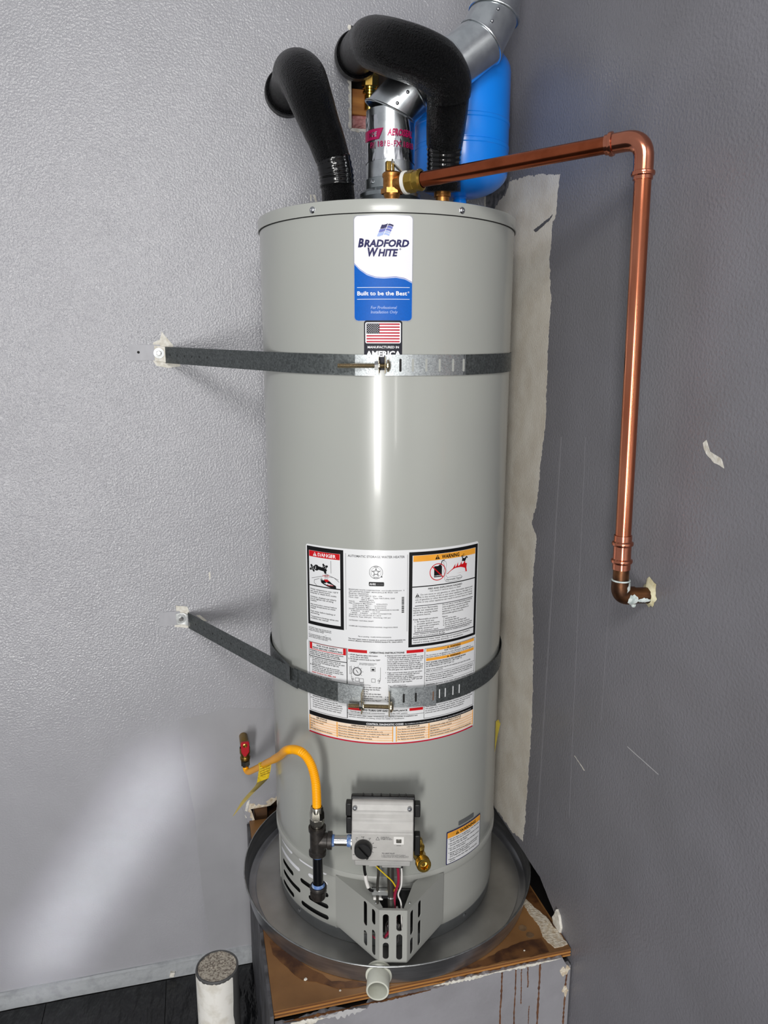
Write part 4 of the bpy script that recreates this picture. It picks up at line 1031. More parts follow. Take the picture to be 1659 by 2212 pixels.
    H_ = dict(bold=0.016, layer=0.0016)
    for t_, x, wd in (('LED STATUS', -0.775, 0.10), ('OPERATIONAL STATUS', -0.430, 0.18), ('LED STATUS', -0.040, 0.10), ('FAULT STATUS', 0.320, 0.125)): L.line(t_, A(x), 0.5345, 0.0028, align='C', w=A(wd), **H_)
    cols = [(-0.886, ['One flash every four seconds', 'One flash every second', 'Solid On', 'OFF', 'LED steps: Normal-thermal operation.'], 0.21),
            (-0.626, ['Not an error. Indicates pilot is lit and main burner is off.', 'Not an error. Indicates main valve is open and main burner is lit.', 'Not an error. Indicates that the control is in shutdown mode. Pilot is off.', 'Not an error. Indicates control is in OFF mode. Pilot is off.', 'Failure: Low thermopile voltage. Reset valve fault.'], 0.40),
            (-0.162, ['Two flashes and three second pause', 'Four flashes and three second pause', 'Five flashes and three second pause', 'Six flashes and three second pause', 'Ten flashes and three second pause'], 0.22),
            (0.098, ['Low thermopile voltage, main valve not turned ON.', 'Temperature cut-out limit reached.', 'Gas valve fault.', 'Outer temperature sensor fault.', 'Abnormal combustion chamber temperature profile during heating cycle.'], 0.40)]
    for x, ls, wd in cols: L.para(ls, A(x), 0.5302, 0.0023, 0.0056, A(wd), layer=0.0016)
    for mb, nm, mn in ((K, 'black_print', 'ink_black'), (W_, 'white_panel', 'label_white'), (RD, 'red_print', 'ink_red'), (OR, 'orange_print', 'ink_orange'), (PE, 'code_table', 'ink_peach'), (CR, 'red_border', 'ink_crimson'), (GY, 'grey_print', 'ink_grey')):
        build_split(mb, nm, mn, st)
    part_letters(L, st, 'lettering')
rating_label()

def small_sticker():
    m = MB(); p0, p1, z0, z1 = 0.2645, 0.6710, 0.1866, 0.2670
    st = rounded(m, p0, p1, z0, z1, 0.002, 0.0022).build('warning_sticker', 'ink_navy', HT, label='small warning sticker with orange top band, low on the right of the heater')
    rounded(MB(), p0+0.008, p1-0.008, z0+0.0018, z1-0.0018, 0.0015, 0.0025).build('white_field', 'label_white', st)
    O = MB(); rect(O, p0+0.008, p1-0.008, z1-0.0150, z1-0.0018, 0.0028); O.build('orange_band', 'ink_orange', st)
    K = MB(); O2 = MB(); triangle_mark(K, O2, 0.372, z1-0.0088, 0.0046, 0.0031); K.build('alert_mark', 'ink_black', st, smooth=False); O2.build('alert_bar', 'ink_orange', st, smooth=False)['kind'] = 'stuff'
    L = Lettering(arc_map)
    L.line('WARNING', A(0.400), z1-0.0118, 0.0066, w=A(0.195), bold=0.02, layer=0.0031)
    y = z1-0.0200
    for t_ in (['* Do not stack or use gasoline or other flammable', '   liquids in the area of this heater.'], ['* Do not place any flammable material or spray', '   aerosols near the heater.'], ['* Do not obstruct the air inlet openings around', '   the base of the heater.'], ['* Always ensure drain valve is closed before', '   filling. Turn off gas supply before service', '   and relight per instructions.'], ['* Replace access door after servicing pilot', '   burner.']):
        L.para(t_, A(p0+0.018), y, 0.0028, 0.0048, A(0.365), layer=0.0031); y -= 0.0048*len(t_)+0.0018
    part_letters(L, st, 'lettering')
    rounded(MB(), 0.3895, 0.5745, 0.2712, 0.2816, 0.002, 0.0012).build('name_strip', 'base_metal', HT, label='dark grey strip above the small warning sticker')
    # corner of yellow paper sticking out behind the right flank
    q = [cyl_pt(1.02, 0.37, R+0.0006), cyl_pt(1.02, 0.45, R+0.0006), cyl_pt(1.17, 0.435, R+0.004), cyl_pt(1.23, 0.416, R+0.010), cyl_pt(1.17, 0.395, R+0.004)]
    MB().add(q+[v+Vector((0.0002, 0.0004, 0)) for v in q], [(0, 4, 3, 2, 1), (5, 6, 7, 8, 9)]+[(k, (k+1) % 5, 5+(k+1) % 5, 5+k) for k in range(5)]).build('yellow_tag', 'yellow_paper', HT, smooth=False)
small_sticker()

# ------------------------------------------------------------------ gas control (part of the heater)
def gas_control():
    # prism in the (fwd, z) side profile, run across lat
    def side_prism(prof, l0, l1, mb=None):
        mb = mb or MB(); n = len(prof); n0 = len(mb.v)
        for l in (l0, l1): mb.v += [vf(l, a, z) for a, z in prof]
        mb.f += [tuple(n0+k for k in range(n)), tuple(n0+n+k for k in reversed(range(n)))]
        for k in range(n): k2 = (k+1) % n; mb.f.append((n0+k, n0+n+k, n0+n+k2, n0+k2))
        return mb
    prof = [(0.328, 0.297), (0.369, 0.297), (0.374, 0.301), (0.374, 0.360), (0.3725, 0.3625), (0.3690, 0.3645), (0.3660, 0.3815), (0.3620, 0.3845), (0.3605, 0.3985), (0.3570, 0.4015), (0.3540, 0.4120), (0.3490, 0.4170), (0.328, 0.4170)]
    g = side_prism(prof, -0.0575, 0.0655).build('gas_control', 'control_grey', HT, ang=25, bevel=0.004, seg=3, label='light grey gas control box with black temperature dial')
    # black plastic back shell with ribs on top and ears at the sides
    shell = [(0.278, 0.296), (0.338, 0.296), (0.342, 0.300), (0.342, 0.4180), (0.339, 0.4215), (0.331, 0.4215), (0.318, 0.414), (0.300, 0.392), (0.278, 0.385)]
    mb = side_prism(shell, -0.0600, 0.0680)
    for l in (-0.036, -0.018, 0.0, 0.018, 0.036, 0.05): mb.box(vf(l, 0.335, 0.4215), (0.0035, 0.010, 0.005), Matrix.Rotation(PH0, 3, 'Z'))
    for l, za, zb in ((-0.0655, 0.374, 0.402), (-0.0650, 0.334, 0.371), (0.0735, 0.374, 0.402), (0.0740, 0.286, 0.332)):
        mb.box(vf(l, 0.328, (za+zb)/2), (0.012, 0.018, zb-za), Matrix.Rotation(PH0, 3, 'Z'))
    mb.build('back_shell', 'plastic_black', g, smooth=True, ang=30, bevel=0.003)
    MB().cyl(vf(0.004, 0.266, 0.35), vf(0.004, 0.285, 0.35), 0.022).build('neck', 'black_iron', g)
    # lower lip with the sockets
    mb = MB().box(vf(0.004, 0.350, 0.2915), (0.112, 0.040, 0.012), Matrix.Rotation(PH0, 3, 'Z'))
    mb.box(vf(0.022, 0.350, 0.2845), (0.040, 0.034, 0.010), Matrix.Rotation(PH0, 3, 'Z')).build('lower_lip', 'control_mid', g, bevel=0.002)
    for l in (-0.0515, 0.0575):
        c = vf(l, 0.3565, 0.4065)
        MB().lathe(c, FW, [(0.0046, 0), (0.0046, 0.003), (0.0030, 0.005), (0, 0.0054)], 16).build('cover_screw', 'steel_screw', g)
    # dial
    k = vf(-0.034, 0.374, 0.331)
    d = MB().lathe(k, FW, [(0.0172, 0), (0.0180, 0.002), (0.0172, 0.014), (0.0155, 0.0160), (0, 0.0160)], 40)
    d.box(k+FW*0.0185, (0.004, 0.006, 0.030), Matrix.Rotation(PH0, 3, 'Z') @ Matrix.Rotation(radians(-40), 3, 'Y'))
    d.build('dial', 'plastic_black', g, ang=40)
    # status window
    c = vf(0.0365, 0.3742, 0.347)
    MB().box(c, (0.021, 0.0024, 0.017), Matrix.Rotation(PH0, 3, 'Z')).build('status_frame', 'plastic_white', g, bevel=0.001)
    MB().box(c+FW*0.001, (0.0105, 0.0024, 0.0085), Matrix.Rotation(PH0, 3, 'Z')).build('status_window', 'tube_steel', g, bevel=0.001)
    # printing on the face
    L = Lettering(lambda x, y, layer: vf(x, 0.3742+layer, y))
    Kw = dict(layer=0.0003, mat='ink_grey')
    L.line('OFF', -0.049, 0.3505, 0.0018, **Kw); L.line('PILOT', -0.038, 0.3530, 0.0018, **Kw); L.line('LOW', -0.0245, 0.3505, 0.0018, **Kw)
    L.line('A', -0.0150, 0.3400, 0.0018, **Kw); L.line('HOT', -0.0125, 0.3298, 0.0018, **Kw); L.line('VERY HOT', -0.0555, 0.3130, 0.0018, **Kw)
    L.line('CALIBRATED AT', 0.0005, 0.3535, 0.0017, **Kw); L.line('FACTORY DO NOT', 0.0005, 0.3510, 0.0017, **Kw); L.line('ATTEMPT TO ADJUST', 0.0005, 0.3485, 0.0017, **Kw)
    L.line('STATUS', 0.0365, 0.3352, 0.0018, align='C', **Kw)
    L.line('TO LIGHT PILOT', 0.0025, 0.3170, 0.0024, w=0.026, bold=0.01, **Kw)
    for i, t_ in enumerate(['1. Turn control knob to PILOT position.', '2. Press knob and press igniter repeatedly until lit.', '3. Release knob. Set to desired temperature.']): L.line(t_, 0.0025, 0.3140-i*0.0024, 0.0015, w=0.054-0.006*(i == 0), **Kw)
    part_letters(L, g, 'face_print')
    mk = MB()
    for a, r0, r1 in ((130, 0.0195, 0.0235), (90, 0.0195, 0.0235), (55, 0.0195, 0.0235), (25, 0.0195, 0.0230), (0, 0.0195, 0.0225), (-30, 0.0195, 0.0230), (-62, 0.0195, 0.0225), (-100, 0.0195, 0.0225)):
        a = radians(a); p = Vector((cos(a), sin(a))); n = Vector((-p.y, p.x))*0.00035
        q = [(-0.034+v.x, 0.331+v.y) for v in (p*r0-n, p*r1-n, p*r1+n, p*r0+n)]
        mk.add([vf(x, 0.3745, z) for x, z in q], [(0, 1, 2, 3)])
    tri = [(-0.0090, 0.3480), (-0.0020, 0.3480), (-0.0055, 0.3545)]
    for a, b in zip(tri, tri[1:]+tri[:1]):
        a = Vector(a); b = Vector(b); dd = (b-a).normalized()*0.0003; n = Vector((-dd.y, dd.x))
        mk.add([vf(v.x, 0.3745, v.y) for v in (a-n, b-n, b+n, a+n)], [(0, 1, 2, 3)])
    mk.build('dial_marks', 'ink_grey', g, smooth=False)['kind'] = 'stuff'
    # plugs under the lip and the leads
    for l, s, mn, z in ((-0.034, 0.0095, 'plastic_black', 0.2835), (-0.016, 0.016, 'plastic_white', 0.2825), (0.033, 0.0075, 'plastic_black', 0.2790), (0.0415, 0.0075, 'plastic_black', 0.2790)):
        MB().box(vf(l, 0.353, z), (s, 0.011, 0.013), Matrix.Rotation(PH0, 3, 'Z')).build('plug', mn, g, bevel=0.001)
gas_control()

def leads():
    def lead(name, pts, r, mn, **kw): MB().tube(bez([vf(*q) for q in pts], 8), r, 10).build(name, mn, HT, **kw)
    lead('lead', [(-0.034, 0.353, 0.278), (-0.033, 0.352, 0.262), (-0.031, 0.350, 0.247)], 0.0030, 'plastic_black')
    lead('lead_sleeve', [(-0.0315, 0.350, 0.250), (-0.030, 0.348, 0.235), (-0.026, 0.345, 0.217)], 0.0040, 'plastic_white')
    lead('lead', [(-0.027, 0.346, 0.220), (-0.022, 0.343, 0.209), (-0.014, 0.338, 0.202)], 0.0028, 'plastic_black')
    lead('yellow_lead', [(-0.013, 0.352, 0.277), (-0.006, 0.352, 0.268), (0.010, 0.350, 0.250), (0.024, 0.346, 0.232), (0.032, 0.342, 0.212), (0.030, 0.340, 0.200)], 0.0014, 'wire_yellow')
    lead('yellow_cap', [(0.034, 0.341, 0.211), (0.024, 0.339, 0.204), (0.010, 0.337, 0.199)], 0.0030, 'wire_yellow')
    lead('red_lead', [(0.034, 0.352, 0.275), (0.036, 0.351, 0.255), (0.036, 0.348, 0.230), (0.030, 0.344, 0.205), (0.028, 0.338, 0.175), (0.030, 0.325, 0.12), (0.010, 0.322, 0.08)], 0.0030, 'wire_red')
    lead('white_lead', [(0.0415, 0.352, 0.275), (0.043, 0.351, 0.255), (0.042, 0.348, 0.225), (0.036, 0.344, 0.200), (0.042, 0.340, 0.175), (0.044, 0.334, 0.12), (0.050, 0.330, 0.070)], 0.0018, 'plastic_white')
    lead('burner_tube', [(0.020, 0.340, 0.285), (0.020, 0.340, 0.24), (0.021, 0.338, 0.20), (0.022, 0.334, 0.13), (0.022, 0.300, 0.09)], 0.0075, 'tube_steel')
    lead('pilot_tube', [(-0.006, 0.345, 0.285), (-0.005, 0.344, 0.25), (-0.007, 0.340, 0.22), (-0.007, 0.334, 0.16), (-0.005, 0.30, 0.12)], 0.0028, 'tube_steel')
    MB().lathe(vf(-0.006, 0.345, 0.288), (0, 0, -1), [(0.0055, 0), (0.0055, 0.009), (0.004, 0.011), (0, 0.011)], 6).build('pilot_nut', 'brass_dark', HT, smooth=False)
    MB().torus(vf(0.021, 0.3380, 0.190), (0, 0.1, 1), 0.0068, 0.0022, 20, 8).build('tube_nut', 'chrome', HT)
    Mz = Matrix.Rotation(PH0, 3, 'Z')
    MB().box(vf(0.018, 0.334, 0.194), (0.034, 0.014, 0.016), Mz).build('junction_block', 'plastic_black', HT, bevel=0.002)
    MB().box(vf(-0.002, 0.337, 0.200), (0.034, 0.010, 0.012), Mz).build('clear_clip', 'clear_plastic', HT, bevel=0.002)
    MB().box(vf(-0.006, 0.330, 0.180), (0.020, 0.008, 0.006), Mz).build('clip_bar', 'plastic_white', HT, bevel=0.001)
leads()

# ------------------------------------------------------------------ burner door shield with vertical slots
def shield():
    ZB, ZT = 0.047, 0.1725
    P = [(-0.101, 0.2545), (-0.003, 0.355), (0.0545, 0.355), (0.1345, 0.2400)]   # lat, fwd plan of the folded sheet
    root = None
    def panel(a, b, holes, nm, parent, ztl=ZT, ztr=ZT, zbl=ZB, zbr=ZB):
        A0 = vf(a[0], a[1], 0); B0 = vf(b[0], b[1], 0); ux = (B0-A0).normalized(); w_ = (B0-A0).length
        out = [(0, zbl), (w_, zbr), (w_, ztr), (0, ztl)]
        return MB().prism([out]+[stadium(x, z, 0.0125*ww, hh) for x, z, hh, ww in holes(w_)], A0, ux, (0, 0, 1), 0.0012).build(nm, 'skirt', parent, smooth=False, label=None)
    root = panel(P[1], P[2], lambda w_: [(w_*0.24, 0.133, 0.060, 1), (w_*0.24, 0.075, 0.040, 1), (w_*0.73, 0.143, 0.040, 1), (w_*0.73, 0.085, 0.062, 1)], 'burner_shield', HT)
    root['label'] = 'folded grey burner shield with vertical slots at the foot of the heater'
    panel(P[0], P[1], lambda w_: [(w_*0.70, 0.138, 0.058, 0.9), (w_*0.70, 0.078, 0.036, 0.9), (w_*0.885, 0.146, 0.036, 0.9), (w_*0.885, 0.084, 0.060, 0.9)], 'side_panel', root)
    panel(P[2], P[3], lambda w_: [(w_*0.115, 0.133, 0.058, 0.9), (w_*0.115, 0.077, 0.038, 0.9), (w_*0.32, 0.146, 0.040, 0.9), (w_*0.32, 0.088, 0.060, 0.9)], 'side_panel', root)
    # folded top flanges
    def flange(pts, nm): 
        v = [vf(a, b, ZT) for a, b in pts]; n = len(v)
        MB().add(v+[q-Vector((0, 0, 0.0012)) for q in v], [tuple(range(n)), tuple(reversed(range(n, 2*n)))]+[(k, n+k, n+(k+1) % n, (k+1) % n) for k in range(n)]).build(nm, 'skirt', root, smooth=False)
    flange([(-0.101, 0.2545), (-0.003, 0.355), (0.004, 0.3480), (-0.030, 0.2700), (-0.035, 0.2620)], 'top_flange')
    flange([(0.0545, 0.355), (0.1345, 0.2400), (0.085, 0.2520), (0.068, 0.275), (0.0480, 0.3480)], 'top_flange')
    flange([(-0.003, 0.355), (0.0545, 0.355), (0.0505, 0.350), (0.001, 0.350)], 'top_flange')
    for l, f_ in ((-0.010, 0.335), (0.060, 0.333)):
        MB().lathe(vf(l, f_, ZT), (0, 0, 1), [(0.0028, 0), (0.0022, 0.0012), (0, 0.0015)], 12).build('flange_screw', 'steel_screw', root)
    # what shows behind the slots
    MB().lathe(vf(0.024, 0.300, 0.055), (0, 0, 1), [(0.0, 0), (0.016, 0), (0.016, 0.040), (0.010, 0.048), (0, 0.048)], 20).build('igniter_can', 'chrome', HT)
    MB().box(vf(0.020, 0.2695, 0.10), (0.13, 0.006, 0.11), Matrix.Rotation(PH0, 3, 'Z')).build('inner_door', 'plastic_black', HT, bevel=0.002)
    for l, z in ((-0.012, 0.075), (0.046, 0.085), (0.024, 0.125)):
        MB().cyl(vf(l, 0.300, z), vf(l+0.012, 0.300, z+0.004), 0.006, 14).build('connector', 'plastic_white', HT)
    MB().tube(bez([vf(-0.040, 0.300, 0.095), vf(-0.02, 0.315, 0.075), vf(0.0, 0.318, 0.068), vf(0.02, 0.315, 0.085)], 8), 0.0018, 8).build('red_lead', 'wire_red', HT)
    # recess wall behind the open top, on the jacket
shield()

# ------------------------------------------------------------------ brass drain valve at the heater's foot
def drain_valve():
    c = vf(0.074, 0.256, 0.262); d = (FW*0.93+RT*0.20+Vector((0, 0, 0.16))).normalized()
    b = MB().lathe(c, FW, [(0.014, 0), (0.014, 0.010), (0.011, 0.012), (0.011, 0.040), (0, 0.040)], 24)
    e = c+FW*0.034+RT*0.002
    b.lathe(e, d, [(0, -0.004), (0.013, 0), (0.0135, 0.020), (0.0120, 0.024), (0.0120, 0.040), (0.0142, 0.042), (0.0142, 0.060), (0.0130, 0.0615), (0.0085, 0.0615), (0.0080, 0.050), (0.0045, 0.049), (0.0040, 0.055), (0, 0.055)], 32)
    v = b.build('drain_valve', 'brass', HT, label='brass drain valve beside the gas control')
    for k in range(4):
        MB().torus(e+d*(0.045+0.0042*k), d, 0.0142, 0.0010, 28, 6).build('thread', 'brass', v)
    # stem with packing nut, leaning up from the body
    sd = (Vector((0, 0, 0.9))+FW*0.25).normalized()
    MB().lathe(e+d*0.012, sd, [(0.009, 0), (0.009, 0.014), (0.0115, 0.016), (0.0115, 0.024), (0.0060, 0.027), (0.0055, 0.034), (0, 0.035)], 20).build('stem', 'brass', v)
drain_valve()

# ------------------------------------------------------------------ relief valve on the cap
TP = Vector((-0.3770, -0.4790, 0))
DP_END = Vector((-0.0700, -0.8200, 1.6150))
DP_DIR = (DP_END-Vector((TP.x, TP.y, 1.5995))).normalized()
def relief_valve():
    z0 = 1.566
    v = MB().lathe((TP.x, TP.y, z0), (0, 0, 1), [(0.010, 0), (0.0125, 0.004), (0.0125, 0.010), (0.0150, 0.014), (0.0165, 0.022), (0.0165, 0.046), (0.0180, 0.048), (0.0180, 0.053), (0.0150, 0.056), (0.006, 0.058), (0, 0.058)], 32).build('relief_valve', 'bronze', HT, label='bronze relief valve standing on the heater cap')
    MB().lathe((TP.x, TP.y, z0+0.018), (0, 0, 1), [(0.0205, 0), (0.0205, 0.009), (0, 0.009)], 6, a0=0.3).build('wrench_flats', 'bronze', v, smooth=False)
    o = Vector((TP.x, TP.y, 1.5995))
    MB().lathe(o, DP_DIR, [(0.0145, 0.010), (0.0155, 0.024), (0.0185, 0.026), (0.0185, 0.029)], 28).build('outlet', 'bronze', v)
    MB().lathe(o, DP_DIR, [(0.0190, 0.028), (0.0205, 0.029), (0.0205, 0.0335), (0.0180, 0.035)], 28).build('sealing_tape', 'ptfe', v)
    # test lever with its wire loop
    MB().box((TP.x-0.004, TP.y, z0+0.066), (0.016, 0.012, 0.018)).build('lever_post', 'brass_dark', v, bevel=0.002)
    MB().box((TP.x+0.008, TP.y-0.002, z0+0.066), (0.026, 0.010, 0.0022), Matrix.Rotation(radians(38), 3, 'Y')).build('lever', 'nickel', v)
    MB().tube(bez([(TP.x-0.002, TP.y-0.007, z0+0.052), (TP.x-0.003, TP.y-0.009, z0+0.066), (TP.x-0.001, TP.y-0.006, z0+0.078), (TP.x+0.003, TP.y-0.004, z0+0.070)], 6), 0.0011, 8).build('wire_loop', 'nickel', v)
relief_valve()

def press_ring(mb, c, d, r): mb.torus(c, d, r, 0.0022, 32, 8)
def discharge_pipe():
    t = thing('discharge_pipe', (-0.0005, -0.825, 0.8825), 'shiny copper discharge pipe running from the relief valve down to the right wall', 'pipe')
    r = 0.0132
    o = Vector((TP.x, TP.y, 1.5995))
    a = o+DP_DIR*0.046; 
    # brass adapter at the valve
    m = MB().lathe(o, DP_DIR, [(0.0130, 0.033), (0.0175, 0.034), (0.0175, 0.038), (0, 0.038)], 24)
    m.lathe(o, DP_DIR, [(0.0195, 0.038), (0.0195, 0.050), (0.0175, 0.052), (0, 0.052)], 8, a0=0.2)
    m.lathe(o, DP_DIR, [(0.0165, 0.051), (0.0180, 0.052), (0.0180, 0.058), (0.0190, 0.060), (0.0190, 0.064), (0.0160, 0.066), (0.0145, 0.067)], 28)
    m.build('brass_adapter', 'brass', t, ang=30)
    top = Vector((-0.0682, -0.8205, 1.6150)); low = Vector((-0.0555, -0.8200, 0.9000))
    B = 0.030
    hstart = o+DP_DIR*0.055; hend = top-DP_DIR*(B+0.022)
    MB().cyl(hstart, hend, r, 32).build('level_run', 'copper_dark', t)
    dn = (low-top).normalized()
    e0 = top-DP_DIR*(B+0.030); e1 = top-DP_DIR*B; e2 = top+dn*B; e3 = top+dn*(B+0.030)
    arc = [e0, e1]+[e1*(1-s)**2+top*2*s*(1-s)+e2*s*s for s in [k/10 for k in range(1, 10)]]+[e2, e3]
    el = MB().tube(arc, 0.0152, 32)
    for q, d in ((e0+DP_DIR*0.009, DP_DIR), (e3-dn*0.009, dn)):
        el.lathe(q-d*0.004, d, [(0.0152, 0), (0.0178, 0.0012), (0.0184, 0.004), (0.0178, 0.0068), (0.0152, 0.008)], 32)
    el.build('press_elbow', 'copper_fit', t, ang=50)
    MB().cyl(top+dn*(B+0.020), Vector((-0.0562, -0.82, 0.9500)), r, 32).build('upright_run', 'copper', t)
    # press coupling onto the old tube
    c0 = low+(top-low).normalized()*0.030; c1 = low+(top-low).normalized()*0.090; d = (c1-c0).normalized(); L_ = (c1-c0).length
    MB().lathe(c0, d, [(0.0140, 0), (0.0152, 0.0), (0.0152, 0.010), (0.0178, 0.012), (0.0183, 0.0145), (0.0178, 0.017), (0.0152, 0.019), (0.0150, 0.030), (0.0152, L_-0.019), (0.0178, L_-0.017), (0.0183, L_-0.0145), (0.0178, L_-0.012), (0.0152, L_-0.010), (0.0152, L_), (0.0135, L_)], 36).build('press_coupling', 'copper_fit', t, ang=40)
    MB().cyl(c0+d*0.01, low-d*0.012, 0.0135, 28).build('old_tube', 'copper_old', t)
    # old soldered elbow into the wall
    we = Vector((-0.001, -0.8250, 0.8800)); kn = Vector((low.x+0.0003, -0.8205, 0.8820))
    q0 = kn+Vector((0, 0, 0.028)); q1 = kn+Vector((0, 0, 0.016)); hd = (we-kn).normalized(); q2 = kn+hd*0.016; q3 = kn+hd*0.026
    arc = [q0, q1]+[q1*(1-s)**2+kn*2*s*(1-s)+q2*s*s for s in [k/10 for k in range(1, 10)]]+[q2, q3]
    MB().tube(arc, 0.0158, 28).build('solder_elbow', 'copper_old', t, ang=50)
    MB().cyl(kn+hd*0.02, we, 0.0140, 28).build('wall_stub', 'copper_old', t)
    MB().torus(q0, (0, 0, 1), 0.0146, 0.0016, 28, 8).build('flux_ring', 'flux_white', t)
    # dried white flux runs
    def smear(o, d, r_, t0, t1, a0, a1, seed):
        rr = random.Random(seed); u, v, d = frame(d); n, m_ = 12, 8; mb = MB()
        ea = [rr.uniform(0, 0.35) for _ in range(n+1)]; eb = [rr.uniform(0, 0.35) for _ in range(n+1)]
        for i in range(n+1):
            s = i/n; taper = sin(pi*(0.12+0.76*s))
            am = (a0+a1)/2; lo = am+(a0-am)*taper*(1-ea[i]); hi = am+(a1-am)*taper*(1-eb[i])
            for j in range(m_+1):
                a = lo+(hi-lo)*j/m_; mb.v.append(Vector(o)+d*(t0+(t1-t0)*s)+(u*cos(a)+v*sin(a))*r_)
        mb.f += [(i*(m_+1)+j, (i+1)*(m_+1)+j, (i+1)*(m_+1)+j+1, i*(m_+1)+j+1) for i in range(n) for j in range(m_)]
        mb.build('flux_run', 'flux_white', t, ang=80)
    fz = frame((0, 0, 1)); az = atan2(Vector((0.25, -1, 0)).dot(fz[1]), Vector((0.25, -1, 0)).dot(fz[0]))
    smear(kn, (0, 0, 1), 0.0161, -0.004, 0.027, az-0.1, az+0.75, 1)
    fx = frame(hd); ax_ = atan2(Vector((0, -1, -0.35)).dot(fx[1]), Vector((0, -1, -0.35)).dot(fx[0]))
    smear(kn, hd, 0.0161, 0.008, 0.026, ax_-0.9, ax_+0.8, 2)
    smear(kn, hd, 0.0143, 0.027, 0.050, ax_-0.35, ax_+0.45, 3)
    MB().lathe(kn+hd*0.024+Vector((0, -0.004, -0.0155)), (0, 0, -1), [(0.004, -0.003), (0.0045, 0.001), (0.003, 0.004), (0, 0.005)], 12).build('flux_drop', 'flux_white', t)
    # caulk collar at the wall
    m = MB(); n = 26; vs = []; rr = random.Random(6)
    for k in range(n):
        a = 2*pi*k/n; r1 = 0.0205+rr.uniform(-0.003, 0.004)+(0.012 if 0.9 < a < 2.0 else 0)*rr.uniform(0.4, 1)
        vs += [(-0.006+rr.uniform(-0.002, 0.001), we.y-0.0145*cos(a), we.z+0.0145*sin(a)), (-0.0006, we.y-r1*cos(a), we.z+r1*sin(a))]
    m.add(vs, [(2*k, 2*k+1, 2*((k+1) % n)+1, 2*((k+1) % n)) for k in range(n)]).build('wall_caulk', 'caulk_yellow', t, ang=60)
    return t
discharge_pipe()

